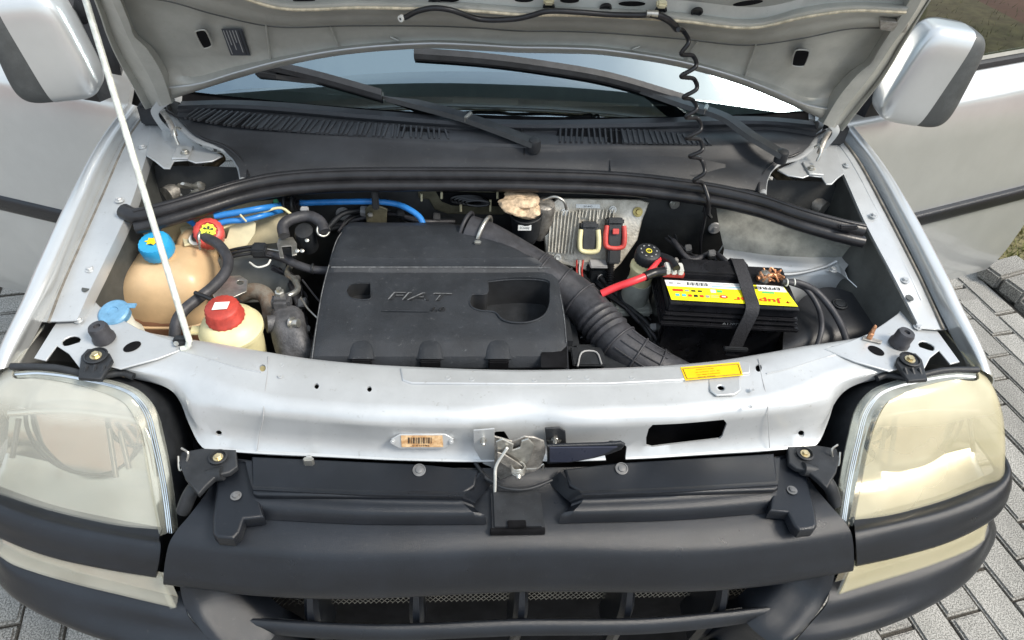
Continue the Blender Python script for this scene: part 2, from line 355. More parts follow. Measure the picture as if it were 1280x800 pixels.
# ------------------------------------------------------------------ ground
def px(p):
    d = V(p)-CAM; z = d.dot(fw); return (640+924*d.dot(rt)/z, 400-924*d.dot(up)/z) if z > .1 else (-999, -999)
def sheet(name, pts, m, kind='structure', parent=None):
    return mesh(name, pts, [tuple(range(len(pts)))], m, parent, kind=kind, smooth=False)
sheet('ground', [V((-300,-300,-.05)), V((300,-300,-.05)), V((300,300,-.05)), V((-300,300,-.05))], earthm)
a1 = R(-78.5); e1 = V((cos(a1), sin(a1), 0)); e2 = V((-sin(a1), cos(a1), 0))
def G(a, b, z=0): return e2*a+e1*b+V((0,0,z))
KA = 2.60                                              # where the kerb and the grass begin, measured across the rows
pave = sheet('pavement', [G(-5,-6,-.014), G(KA-.12,-6,-.014), G(KA-.12,6,-.014), G(-5,6,-.014)], sandm)
sheet('grass_verge', [G(KA,-14,-.02), G(KA+2.6,-14,-.02), G(KA+2.6,12,-.02), G(KA,12,-.02)], mat('verge_soil', (.16,.14,.07), .9, 0, .3, 8))
def brickmesh(seed):
    rnd = random.Random(seed); bm = bmesh.new(); bmesh.ops.create_cube(bm, size=1)
    for v in bm.verts: v.co = V((v.co.x*.203+rnd.uniform(-.003,.003), v.co.y*.1+rnd.uniform(-.0025,.0025), v.co.z*.05-.025+rnd.uniform(-.001,.001)))
    bmesh.ops.bevel(bm, geom=[e for e in bm.edges if sum(v.co.z for v in e.verts) > -.03], offset=.006, segments=2, affect='EDGES')
    for f in bm.faces: f.smooth = True
    me = bpy.data.meshes.new('brick'); bm.to_mesh(me); bm.free(); me.set_sharp_from_angle(angle=R(50)); me.materials.append(brickm); return me
BR = [brickmesh(i) for i in range(7)]
cells = []
for i in range(-44, 25):                                # running bond near the van, a turned bed further back
    for j in range(-16, 17):
        a, b = i*.109, (j+.5*(i % 2))*.214
        if b > -1.1: cells.append((a, b, a1))
for i in range(-26, 13):
    for j in range(0, 26):
        a, b = (i+.5*(j % 2))*.214, -1.09-j*.109
        cells.append((a, b, a1+pi/2))
near, far = [], []
for a, b, an in cells:
    if a > KA-.13: continue
    p = G(a, b); u, v = px(p)
    (near if -40 < u < 1320 and -20 < v < 840 and (abs(p.x) > .8) else far).append((p, an))
near.sort(key=lambda q: (q[0]-CAM).length); far += near[300:]; near = near[:300]
for p, an in near:
    o = bpy.data.objects.new('brick', random.choice(BR)); link(o, pave); o.location = p+V((0,0,random.uniform(-.003,.002)-(.006 if an > a1+.5 else 0)))
    o.rotation_euler = (random.uniform(-.01,.01), random.uniform(-.01,.01), an+random.uniform(-.012,.012)+random.choice((0, pi)))
bm = bmesh.new()
for p, an in far:
    m4 = Matrix.Translation(p+V((0,0,-.026+random.uniform(-.003,.002)))) @ Matrix.Rotation(an, 4, 'Z') @ Matrix.Diagonal((.203,.1,.05,1))
    bmesh.ops.create_cube(bm, size=1, matrix=m4)
me = bpy.data.meshes.new('brick_bed'); bm.to_mesh(me); bm.free(); me.materials.append(brickm)
link(bpy.data.objects.new('brick_bed', me), pave, kind='stuff')
kerb = thing('kerb', G(KA-.06, 0, 0), 'low kerb of grey concrete blocks edging the grass strip beside the paving', 'kerb')
for j in range(-10, 11):
    a0 = KA-.06
    box('kerb_block', G(a0, j*.41, -.02), (.395, .11, .1), kerbm, kerb, ax=(e1, e2, Z3), bev=.012)
_f = (P(1276,364,z=.07)-P(1226,328,z=.07)); _f.normalize(); _g = Z3.cross(_f)
for k, (off, lab) in enumerate(((.055, 'loose grey paving block lying under the edge of the open right door'), (.165, 'loose grey paving block cut by the right picture edge, nearer than the other'))):
    c = P(1226,328,z=.07)+_f*off+_g*(.108+.006*k)+V((0,0,-.036)); X, Yv = _f, _g
    o = box('paving_block', c, (.103, .21, .072), kerbm, None, ax=(X, Yv, Z3), bev=.01); o.location = (0,0,0)
    o['label'] = lab; o['category'] = 'paving block'; o['group'] = 'loose paving blocks by the door'
gv, gf = [], []
for _ in range(26000):
    a = KA+.03+abs(random.gauss(0, .9)); b = random.uniform(-4.5, 2.5); p = G(a, b, -.02); an = random.uniform(0, 6.3); h = random.uniform(.02,.06); q = V((cos(an), sin(an), 0))*.004
    t = p+V((random.uniform(-.03,.03), random.uniform(-.03,.03), h)); n = len(gv); gv += [p-q, p+q, t]; gf.append((n, n+1, n+2))
mesh('grass', gv, gf, grassm, None, kind='stuff', smooth=False)
# a hedge-like row of trees well beyond the verge (seen only mirrored in the door glass)
for k in range(9):
    c = V((13+random.uniform(-1,1), -9+3*k, 0)); tr = thing('broadleaf_tree', c, '%s in the row beyond the grass' % ('nearest dark green tree','second dark green tree','third dark green tree','fourth dark green tree','middle dark green tree','sixth dark green tree','seventh dark green tree','last but one dark green tree','farthest dark green tree')[k], 'tree', 'row of trees beyond the verge')
    tube('trunk', [c, c+V((.1,0,1.4)), c+V((0,.1,3))], lambda t: .16-.07*t, barkm, tr, n=8)
    fv, ff = [], []
    for _ in range(900):
        d = V((random.gauss(0,1), random.gauss(0,1), random.gauss(0,1))).normalized()*(random.random()**.4); q = c+V((d.x*1.7, d.y*1.7, 3.3+d.z*1.9))
        r1 = V((random.gauss(0,1), random.gauss(0,1), random.gauss(0,1))).normalized()*.17; r2 = r1.orthogonal().normalized()*.12; n = len(fv)
        fv += [q-r1, q+r2, q+r1, q-r2]; ff.append((n, n+1, n+2, n+3))
    mesh('crown', fv, ff, leafm, tr, smooth=False)

# ------------------------------------------------------------------ the van
van = thing('van', (0, .8, 0), 'silver van seen from the front, bonnet propped open and front doors swung out', 'van')
def both(fn):
    for s in (1, -1): fn(s)
def M(rows, s): return [[mx(p, s) for p in r] for r in rows]

# engine bay tub: dark walls and floor under everything
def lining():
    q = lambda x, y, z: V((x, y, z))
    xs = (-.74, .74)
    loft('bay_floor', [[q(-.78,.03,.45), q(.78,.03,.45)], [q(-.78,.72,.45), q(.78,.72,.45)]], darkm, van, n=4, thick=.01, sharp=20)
    loft('crossmember_dark_sheet', [[q(-.52,.12,.92), q(.52,.12,.92)], [q(-.52,.10,.45), q(.52,.10,.45)]], darkm, van, n=6, thick=.012)  # black sheet added under the crossmember so its holes read dark
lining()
# firewall
fwl = loft('firewall', [[V((-.76,.70,1.03)), V((.76,.70,1.03))], [V((-.76,.665,.95)), V((.76,.665,.95))], [V((-.72,.66,.8)), V((.72,.66,.8))], [V((-.7,.62,.46)), V((.7,.62,.46))]], mat('sound_deadening', (.017,.018,.018), .55, 0, .3, 14, bump=.4, bsc=60), van, n=30, k=3, thick=.01)
fp = (V((0,.648,.9)), V((0,-1,.12)).normalized())
for (u, v, r_) in ((429,267,.016),(893,285,.015),(843,255,.012)):
    c = P(u, v, pl=fp); lathe('fastener', [(r_,0),(r_,.002),(r_*.85,.004),(r_*.35,.004),(r_*.3,.007)], c, fp[1], gryp if r_ > .012 else steel, van, seg=20)
# slot in the firewall with loops of cable and pale studs
sl = PP([(522,238),(648,240),(645,262),(628,269),(560,268),(543,262),(536,250),(523,248)], pl=fp)
plate('firewall_slot_rim', sl, .008, mat('dull_olive_metal', (.13,.12,.08), .45, .4, .3, 30), van, bev=.003)
plate('firewall_slot', PP([(545,240),(640,242),(636,258),(565,257),(552,252)], pl=(fp[0]+V((0,-.004,0)), fp[1])), .004, darkm, van, bev=.0)
cb = thing('cable_bundle', P(590,250, pl=fp), 'loops of thin black cable stuffed into the slot of the firewall above the engine cover', 'cable bundle')
for k in range(5):
    c = P(585+k*3, 250+k, pl=(fp[0]+V((0,-.012-.003*k,0)), fp[1])); a, b = .038-.003*k, .011-.001*k
    tube('cable_loop', [c+X3*a*cos(t)+Z3*b*sin(t) for t in [2*pi*i/16 for i in range(17)]], .0028, rub, cb, n=40, seg=6)
for (u, v, l) in ((527,242,9),(552,240,8),(622,240,8),(576,256,8),(613,250,14)):
    a, b = P(u, v, pl=(fp[0]+V((0,-.02,0)), fp[1])), P(u, v+l, pl=(fp[0]+V((0,-.02,0)), fp[1])); tube('stud', [a, b], .0028, beige, van, n=3, seg=8)

# front crossmember
_U = (650,720,800,850,900,950,1000,1030,1050,1070,1090,1112)
_R = (465,464,461,458,453,445,436,431.5,428.5,425,420,412)
rows = [halfrow([(u, v+5, .945) for u, v in zip(_U, _R)]), halfrow([(u, v, .966) for u, v in zip(_U, _R)]), halfrow([(u, v+5, .968) for u, v in zip(_U, _R)]),
 halfrow([(650,500,.962),(720,501,.962),(800,499,.962),(850,497,.962),(900,492,.962),(950,486,.962),(1000,472,.963),(1030,460,.964),(1050,453,.964),(1070,448,.965),(1090,444,.965),(1112,440,.965)]),
 halfrow([(650,514,.954),(720,521,.954),(800,519,.954),(850,517,.954),(900,513,.954),(950,508,.954),(996,495,.956),(1025,478,.959),(1045,467,.961),(1066,462,.962),(1088,458,.962),(1112,454,.962)]),
 halfrow([(650,524,.944),(720,531,.942),(800,529,.942),(850,527,.942),(900,522,.942),(950,517,.942),(1000,507,.944),(1030,494,.947),(1044,480,.952),(1062,473,.956),(1087,467,.958),(1114,462,.959)]),
 halfrow([(650,536,.928),(720,537,.93),(800,535,.93),(850,532,.93),(900,528,.93),(950,523,.93),(1003,514,.932),(1034,503,.936),(1045,486,.945),(1062,477,.949),(1087,470,.951),(1115,465,.952)]),
 halfrow([(650,573,.868),(720,573,.868),(800,570,.868),(850,567,.868),(900,563,.868),(950,560,.868),(998,556,.869),(1018,551,.872),(1031,525,.895),(1041,498,.918),(1060,481,.932),(1117,467,.935)]),
 halfrow([(650,577,.866),(720,577,.866),(800,574,.866),(850,571,.866),(900,568,.866),(950,565,.866),(1000,560,.866),(1020,555,.868),(1033,526,.89),(1043,498,.912),(1062,481,.926),(1117,467.5,.93)])]
xm = loft('front_crossmember', rows, paint_in, van, n=89, k=3, thick=.0035, idx=True)
hz = (0,0,.02)
cu_ = []
for (u, v, a, b) in ((396,484,3,3),(462,488,3,3),(534,472,3,3),(329,463,4,4),(803,467,4,4),(828,468,6,5.5),(947,463,4,4.5),(901,485,4.5,3.5),(1095,439,9,6),(164,434,9,6),(645,472,4,4),(763,474,3,1.6),(1038,438,6,2.2),(273,452,3,2)):
    c = P(u, v, z=.965); pts = [P(u+a*cos(t), v+b*sin(t), z=.965) for t in [2*pi*k/14 for k in range(14)]]; cu_.append((pts, hz))
cu_.append((PP([(816,532),(908,531),(912,536),(906,551),(902,554),(815,559),(808,557),(808,548),(811,537)], y=.046), (0,.045,-.01)))
cu_.append((PP([(752,552),(762,548),(776,549),(783,556),(778,568),(756,566)], y=.05), (0,.04,0)))
cu_.append((PP([(612,541),(620,537),(630,537),(636,545),(634,556),(622,552)], y=.05), (0,.04,0)))
for (u, v) in ((272,546),(1003,545)): cu_.append(([P(u+4*cos(t), v+2.6*sin(t), y=.065) for t in [2*pi*k/12 for k in range(12)]], (0,.03,0)))
cut(xm, cu_)
# raised strip along its rear edge, welded joints and spot dimples
strip = PP([(500,459.5),(650,464),(760,461),(850,457),(925,450),(938,452),(938,466),(925,468),(850,475),(760,479.5),(650,480),(515,479),(503,475)], z=.9745)
plate('raised_strip', strip, .008, paint_in, van, bev=.0025)
both(lambda s: tube('panel_seam', [mx(p, s) for p in PP([(948,448,.9735),(952,470,.9695),(958,495,.962),(960,511,.9525),(960,521,.941),(961,540,.906),(962,560,.874)])], .0007, gryp, van, n=30, seg=6))
both(lambda s: tube('swage_line', [mx(p, s) for p in PP([(958,467,.9705),(985,461,.970),(1020,450,.970),(1060,438,.970),(1085,432,.9705)])], .0016, paint_in, van, n=24, seg=6))
both(lambda s: plate('joint_plate', [mx(p, s) for p in PP([(955,446),(1075,424),(1085,430),(1045,444),(1000,455),(960,462)], z=.9705)], .003, paint_in, van, bev=.0013))
plate('bracket_tab', PP([(884,470),(925,468),(926,488),(918,493),(896,494),(888,488)], z=.971), .004, paint_in, van, bev=.002, holes=[PP([(901+4.5*cos(t), 485+3.5*sin(t)) for t in [-2*pi*k/12 for k in range(12)]], z=.971)])
for (u, v) in ((668,475),(712,472),(734,472),(790,472),(590,474),(560,472),(940,487),(938,508),(350,470),(352,456)):
    lathe('spot_weld', [(.0045,0),(.004,.0008),(.0015,.0003)], P(u, v, z=.9745 if 500 < u < 938 else .9715), Z3, paint_in, van, seg=14)
# barcode plate and its screws
_a, _b, _c = P(500,552,z=.902), P(556,552,z=.902), P(528,567,z=.878); _n = (_b-_a).cross(_c-_a).normalized(); _n = _n if _n.y < 0 else -_n
bp = (P(528,552,z=.903)+_n*.003, _n)
plate('plate_frame', PP([(500,543),(556,542.5),(567,549),(563,556),(556,561),(500,561),(490,556),(489,549)], pl=(bp[0]+bp[1]*.003, bp[1])), .003, paint_in, van, bev=.001)
bl = plate('barcode_plate', PP([(501,545),(553,545),(554,559),(502,559)], pl=(bp[0]+bp[1]*.0045, bp[1])), .0014, mat('yellowed_paper', (.72,.52,.3), .5, 0, .2, 80, col2=(.42,.23,.1)), van, bev=.0002)
q = (bp[0]+bp[1]*.005, bp[1])
for k in range(15):
    u = 510+k*2.05; plate('bar', PP([(u,547),(u+(.7 if k % 3 else 1.3),547),(u+(.7 if k % 3 else 1.3),554.5),(u,554.5)], pl=q), .0003, bkp, bl, bev=0)
text('print', '0 012585', P(526,557, pl=q), (P(540,557,pl=q)-P(526,557,pl=q)).normalized(), (P(526,550,pl=q)-P(526,557,pl=q)).normalized(), .003, bkp, bl, w_=.028)
text('embossed_print', '78 1221', P(527,563.5, pl=(bp[0], bp[1])), (1,0,0), (0,.3,.95), .0035, paint, van, w_=.026)
def hexbolt(c, ax, r, m, parent, washer=1.5, name='bolt'):
    lathe(name, [(r*washer,0),(r*washer,.0016),(r*1.06,.0018)], c, ax, m, parent, seg=22); b = V(c)+V(ax).normalized()*.0016
    lathe(name+'_head', [(r,0),(r,r*.75),(r*.9,r*.85),(r*.55,r*.8)], b, ax, m, parent, seg=6, sharp=20)
for (u, v) in ((491,552),(564,552)): hexbolt(P(u, v, pl=(bp[0]+bp[1]*.0035, bp[1])), bp[1], .003, paint_in, van, name='rivet')

# corner plates with oval slots, rubber buffers and lamp screws
def corner(s):
    o = [(1030,436),(1060,427),(1085,417),(1105,404),(1122,392),(1132,378),(1150,388),(1174,416),(1200,452),(1188,455),(1174,438),(1163,447),(1154,464),(1132,458),(1112,464),(1070,452)]
    sl_ = [(1148,430),(1150,427.5),(1154,426.5),(1159,427.5),(1164,430),(1167.5,433),(1168,436),(1166,438),(1162,437.5),(1156,435.5),(1150,433.5)]
    plate('corner_plate', [mx(p, s) for p in PP(o, z=.973)], .004, paint_in, van, bev=.0018, holes=[[mx(p, s) for p in reversed(PP(sl_, z=.973))]])
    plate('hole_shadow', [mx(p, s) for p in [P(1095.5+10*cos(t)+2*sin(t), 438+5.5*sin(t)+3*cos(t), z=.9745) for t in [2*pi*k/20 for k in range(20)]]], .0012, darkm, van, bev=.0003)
    b = mx(P(1123,430, z=.974), s); ax = V((.12*s,-.02,1))
    lathe('rubber_buffer', [(.019,0),(.019,.006),(.0165,.012),(.0165,.026),(.0145,.031),(.006,.0315),(.005,.027),(.001,.026)], b, ax, hosem, van, seg=26)
    hexbolt(mx(P(1147,409, z=.976), s), Z3, .0055, paint_in, van, name='fender_bolt')
both(corner)
# copper-coloured stud on a bracket (right corner)
c = P(1090,425, z=.974); plate('stud_bracket', [c+V((a, b, .003)) for a, b in ((-.02,-.0),(.012,-.012),(.018,-.004),(-.014,.01))], .003, cast, van, bev=.001)
lathe('stud', [(.005,0),(.005,.012),(.004,.013),(.0035,.026),(.002,.03)], c+V((-.006,.002,.003)), (.08,.1,1), copper, van, seg=14)
# bonnet rod clamp
c = P(228,429, z=.972); box('rod_clamp', c+V((0,0,.006)), (.026,.018,.016), blk, van, bev=.004); hexbolt(c+V((-.006,-.009,.008)), (0,-1,.5), .003, steel, van, name='clamp_screw')

# ------------------------------------------------------------------ fenders and inner rails
def fender(s):
    inner = PP([(1023,172,1.065),(1047,203,1.06),(1082,279,1.045),(1118,347,1.015),(1134,378,.995),(1150,410,.98)])
    outer = PP([(1040,160,1.065),(1071,200,1.058),(1107,266,1.043),(1146,342,1.013),(1162,376,.994),(1178,412,.98)])
    g1 = PP([(1046,160,1.048),(1078,203,1.040),(1114,266,1.026),(1152,342,.998),(1168,376,.979),(1184,412,.965)])
    tube('rail_seam_line', [mx(p+V((.001,0,.001)), s) for p in outer], .0035, mat('seam_groove_brown', (.17,.155,.13), .7, 0, .3, 40), van, n=30, seg=6)  # brownish seam line, its dark tone also painting the gutter's shade
    tube('rail_bead', [mx(p+V((-.018,0,.0005)), s) for p in outer[:-1]], .0022, paint_in, van, n=30, seg=6)
    f0 = PP([(1054,160,1.072),(1087,203,1.064),(1124,268,1.05),(1163,345,1.022),(1180,380,1.003),(1205,428,.972),(1222,462,.945)])
    f1 = PP([(1059,160,1.08),(1093,203,1.073),(1131,268,1.058),(1170,345,1.03),(1187,380,1.012),(1211,425,.985),(1229,464,.955)])
    f2 = PP([(1066,158,1.083),(1102,203,1.076),(1142,268,1.06),(1183,345,1.032),(1200,382,1.014),(1224,430,.985),(1238,468,.953)])
    down = lambda r, dx, z: [V((p.x+dx, p.y, p.z-z)) for p in r]
    loft('fender_rail', M([down(inner, -.002, .02), inner, outer, g1], s), paint_in, van, n=40, k=2, cross=False, thick=.003)
    g2 = [p+V((.012,0,-.001)) for p in g1]
    f0b = [p+V((-.001,0,-.02)) for p in f0[:6]]
    loft('fender_gutter', M([g1, g2, f0b], s), paint_in, van, n=40, k=1, cross=False)
    rows = [down(f0, 0, .02), f0, f1, f2, down(f2, .014, .012), down(f2, .022, .035), down(f2, .026, .08)]
    if s: rows += [[V((p.x+.024, p.y, p.z-.2)) for p in f2], [V((p.x+.004, p.y, p.z-.42)) for p in f2]]
    loft('fender', M(rows, s), paint, van, n=48, k=3, thick=.002, sharp=50)
    # wall of the wing below the rail, splash shield further down
    w0 = [p+V((-.001,0,-.004)) for p in inner]; w1 = [V((p.x-.02, p.y, .93-.05*(p.y < .5))) for p in inner]; w2 = [V((p.x-.06, p.y-.01, .8)) for p in inner]
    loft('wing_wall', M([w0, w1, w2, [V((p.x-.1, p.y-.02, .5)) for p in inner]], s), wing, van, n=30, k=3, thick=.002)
    for (u, v, z) in ((1092,270,1.05),(1131,351,1.012),(1058,207,1.062)): hexbolt(mx(P(u, v, z=z), s), Z3, .0058, paint_in, van, name='fender_bolt')
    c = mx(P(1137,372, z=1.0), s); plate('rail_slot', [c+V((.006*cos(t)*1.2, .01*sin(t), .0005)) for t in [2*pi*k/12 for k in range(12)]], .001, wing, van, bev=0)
both(fender)
def wingtri(s):
    # dark triangular gusset by the buffer and the oval hole in the wing
    o = [(1107,345),(1120,355),(1135,385),(1134,402),(1128,420),(1112,416),(1088,395),(1075,372),(1052,322)]
    ps = []
    for (u, v) in o:
        p = P(u, v, x=.775); ps.append(mx(p, s))
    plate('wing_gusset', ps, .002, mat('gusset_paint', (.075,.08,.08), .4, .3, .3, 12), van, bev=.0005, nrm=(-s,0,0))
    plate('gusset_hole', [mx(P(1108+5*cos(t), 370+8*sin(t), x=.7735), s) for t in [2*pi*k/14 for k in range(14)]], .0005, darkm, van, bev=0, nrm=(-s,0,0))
both(wingtri)

# ------------------------------------------------------------------ cowl, seal, windshield
R1 = [halfrow([(650,152,1.122),(800,150,1.122),(900,147,1.122),(960,148,1.122),(1014,153,1.122)]),
      halfrow([(650,160,1.122),(800,159,1.122),(900,156,1.122),(965,156,1.122),(1020,162,1.12)]),
      halfrow([(650,162,1.116),(800,161,1.116),(900,158,1.116),(965,158,1.116),(1020,165,1.114)]),
      halfrow([(650,182,1.112),(800,182,1.112),(900,181,1.112),(965,179,1.11),(1012,181,1.108)]),
      halfrow([(650,186,1.106),(800,187,1.106),(900,187,1.105),(960,186,1.102),(1004,190,1.1)]),
      halfrow([(650,205,1.088),(800,205,1.088),(900,205,1.086),(940,205,1.083),(972,206,1.08)]),
      halfrow([(650,218,1.07),(780,222,1.068),(880,231,1.066),(930,236,1.063),(956,241,1.06)]),
      halfrow([(650,232,1.04),(780,236,1.038),(880,245,1.036),(930,250,1.033),(956,256,1.03)])]
cowl = loft('cowl_panel', R1, cowlm, van, n=60, k=3, thick=.004)
tube('cowl_seam', PP([(650,150,1.125),(655,185,1.109),(655,216,1.074)]), .0014, rub, van, n=12, seg=6)
def trim(s):
    tube('cowl_edge_trim', [mx(p, s) for p in PP([(1036,163,1.105),(1022,172,1.1),(1012,186,1.098),(997,197,1.09),(975,203,1.082),(962,212,1.075),(955,225,1.07),(953,243,1.06)])], .0085, mat('grey_weatherstrip', (.26,.27,.275), .5, 0, .2, 30), van, n=40, flat=.5)
    tube('hidden_pipe', [mx(p, s) for p in PP([(968,214,1.02),(978,222,1.02),(988,232,1.015)])], .013, mat('old_brass', (.2,.16,.1), .5, .6, .3, 60), van, n=12)
    plate('inner_lug', [mx(p, s) for p in PP([(958,232),(968,229),(976,238),(966,244),(957,243)], z=1.0)], .004, paint_in, van, bev=.001)
    tube('inner_duct', [mx(p, s) for p in PP([(975,250,.98),(1000,246,.98),(1030,262,.98)])], .02, cast, van, n=12)
    tube('cowl_edge_groove', [mx(p, s) for p in PP([(1031,163,1.111),(1017,172,1.107),(1008,184,1.104),(993,194,1.097),(973,200,1.089),(959,210,1.082),(950,224,1.076),(948,241,1.066)])], .003, rub, van, n=40)
both(trim)
gr = thing('cowl_grille', P(400,158, z=1.12), 'long louvred air inlet moulded along the left part of the black cowl', 'grille')
def louvre(parent, top, bot, n0, closed, slant):
    T, B = catmull(PP(top), 60), catmull(PP(bot), 60); vs_, f = [], []
    loft('louvre_bed', [T, B], darkm, parent, n=30, sharp=20)
    for k in range(n0):
        t = (k+.5)/n0; i = min(58, int(t*59)); a = T[i].lerp(T[i+1], t*59-i); j = min(59, max(0, i+slant)); b = B[j]; d = V((.0026 if not closed(t) else .0036, 0, 0)); h = V((0,0,.005)); n = len(vs_)
        vs_ += [a-d, a+d, b+d, b-d, a-d*.7+h, a+d*.7+h, b+d*.7+h, b-d*.7+h]
        f += [(n,n+1,n+5,n+4),(n+1,n+2,n+6,n+5),(n+2,n+3,n+7,n+6),(n+3,n,n+4,n+7),(n+4,n+5,n+6,n+7)]
    mesh('louvre_ribs', vs_, f, cowlm, parent, kind='stuff', smooth=False)
    for t0 in [k/40 for k in range(40)]:
        if closed(t0):
            i = int(t0*59); quad = [T[i]+V((0,0,.0015)), T[min(59,i+2)]+V((0,0,.0015)), B[min(59,i+2)]+V((0,0,.0015)), B[i]+V((0,0,.0015))]
            louv.append((parent, quad))
louv = []
louvre(gr, [(245,137,1.121),(300,142,1.121),(400,152,1.121),(500,158,1.121),(560,164,1.12)], [(232,149,1.118),(286,158,1.118),(386,167,1.116),(488,173,1.114),(572,176,1.114)], 44, lambda t: .26 < t < .78, -1)
gr2 = thing('cowl_grille', P(780,170, z=1.12), 'shorter louvred air inlet on the right part of the cowl below the long wiper', 'grille')
louvre(gr2, [(697,163,1.121),(760,163,1.121),(830,166,1.121),(885,175,1.117)], [(693,179,1.116),(760,180,1.116),(830,181,1.116),(890,182,1.114)], 27, lambda t: t > .42, 1)
for pr in (gr, gr2):
    qs = [q for p_, q in louv if p_ is pr]; vs_ = [p for q in qs for p in q]; mesh('closed_bed', vs_, [tuple(range(4*i, 4*i+4)) for i in range(len(qs))], cowlm, pr, smooth=False)
# recess shapes pressed into the cowl
loft('cowl_recess', [PP([(762,201,1.094),(808,196,1.10),(870,199,1.098),(906,206,1.088)]), PP([(763,212,1.084),(810,209,1.088),(870,211,1.087),(906,214,1.080)]), PP([(764,220,1.074),(810,222,1.074),(870,226,1.072),(906,228,1.068)])], cowlm, van, n=16, k=3, thick=.003)
# rubber seal: two beads side by side
sealp = PP([(155,264,1.05),(170,270,1.05),(205,262,1.055),(250,249,1.06),(300,234,1.064),(350,224,1.068),(420,219,1.07),(520,218,1.071),(650,219,1.072),(780,224,1.071),(880,236,1.069),(950,251,1.066),(1000,268,1.062),(1050,282,1.055),(1078,288,1.05)])
seal = tube('bonnet_seal', sealp, .0155, rub, van, n=110, seg=14)
tube('seal_lip', [p+V((0,-.018,-.016)) for p in sealp[1:]], .0125, rub, seal, n=110, seg=12)
tube('seal_ridge', [p+V((0,-.004,.014)) for p in sealp[1:]], .004, rub, seal, n=110, seg=8)
for (u, v) in ((1060,284),): box('seal_clip', P(u, v, z=1.066), (.04,.012,.01), rub, van, bev=.003)
# windshield
def ws(t, k):   # t across -1..1, k up the slope in metres
    x = .73*t; return V((x*(1-.05*k), .775+.075*t*t+k*.60, 1.112+k*.72-.03*k*t*t))
def wsp(u, v, off=0):
    "sight line met with the curved windshield"
    d = ray(u, v); lo, hi = .5, 4
    def side(t):
        p = CAM+d*t; tt = p.x/.73; k = (p.y-.775-.075*tt*tt)/.60; return (1.112+k*.72-.03*k*tt*tt)-p.z+off
    for _ in range(50):
        mid = (lo+hi)/2
        if side(mid) < 0: lo = mid
        else: hi = mid
    return CAM+d*lo
loft('windshield', [[ws(t, k) for t in [-1+.1*i for i in range(21)]] for k in (.02,.3,.6,.9)], glass, van, n=40, k=4)
loft('windshield_black_border', [[ws(t, k)+V((0,.004,-.006)) for t in [-1+.1*i for i in range(21)]] for k in (-.02,.025,.05)], darkm, van, n=40, k=2)
loft('dashboard', [[V((x, y, z)) for x in (-.68,-.3,0,.3,.68)] for y, z in ((.86,1.13),(.98,1.16),(1.1,1.17),(1.25,1.13),(1.32,.95))], mat('dashboard_grey', (.028,.03,.032), .55, 0, .2, 20), van, n=20, k=3)
cabm = mat('cabin_dark_trim', (.05,.052,.055), .8, 0, .2, 8)
# cabin shell behind: roof, pillars, sides, far wall
loft('roof', [[V((x, y, 1.78+.05*(1-(x/.75)**2))) for x in (-.74,-.4,0,.4,.74)] for y in (1.30,2.4,3.6,4.1)], paint, van, n=24, k=3, thick=.02)
for s in (1,-1):
    loft('front_pillar', M([[V((.74,.84,1.11)), V((.70,1.34,1.70)), V((.70,1.41,1.79))], [V((.80,.90,1.11)), V((.745,1.38,1.70)), V((.74,1.45,1.78))]], s), paint, van, n=14, thick=.03)
    box('sill', V((s*.80,1.6,.33)), (.08,1.5,.14), paint, van, bev=.02)
    loft('rear_side', M([[V((.86,2.1,.3)), V((.87,3.2,.3)), V((.85,4.1,.35))], [V((.87,2.1,1.1)), V((.88,3.2,1.1)), V((.86,4.1,1.1))], [V((.76,2.1,1.78)), V((.76,3.2,1.78)), V((.74,4.1,1.78))]], s), paint, van, n=14, k=4, thick=.02)
    box('hinge_post', V((s*.80,.96,.72)), (.07,.12,.75), paint_in, van, bev=.02)
    sup('front_seat', V((s*.36,1.95,.8)), (.24,.09,.36), cabm, van, e=.5)
    for (yc,) in ((.72,),(3.3,)):
        t_ = lathe('wheel', [(.12,0),(.17,.02),(.19,.03),(.28,.02),(.3,.04),(.3,.16),(.27,.19)], V((s*.68,yc,.3)), (s,0,0), rub, van, seg=40)
        lathe('rim', [(.19,0),(.18,.012),(.06,.03),(.03,.035)], V((s*.68,yc,.3))+V((s*.165,0,0)), (s,0,0), steel, t_, seg=30)
loft('tailgate', [[V((-.84,4.1,.35)), V((.84,4.1,.35))], [V((-.74,4.05,1.78)), V((.74,4.05,1.78))]], paint, van, n=6, k=4, thick=.02)
box('cabin_floor', V((0,2.4,.34)), (1.6,3.2,.06), cabm, van)
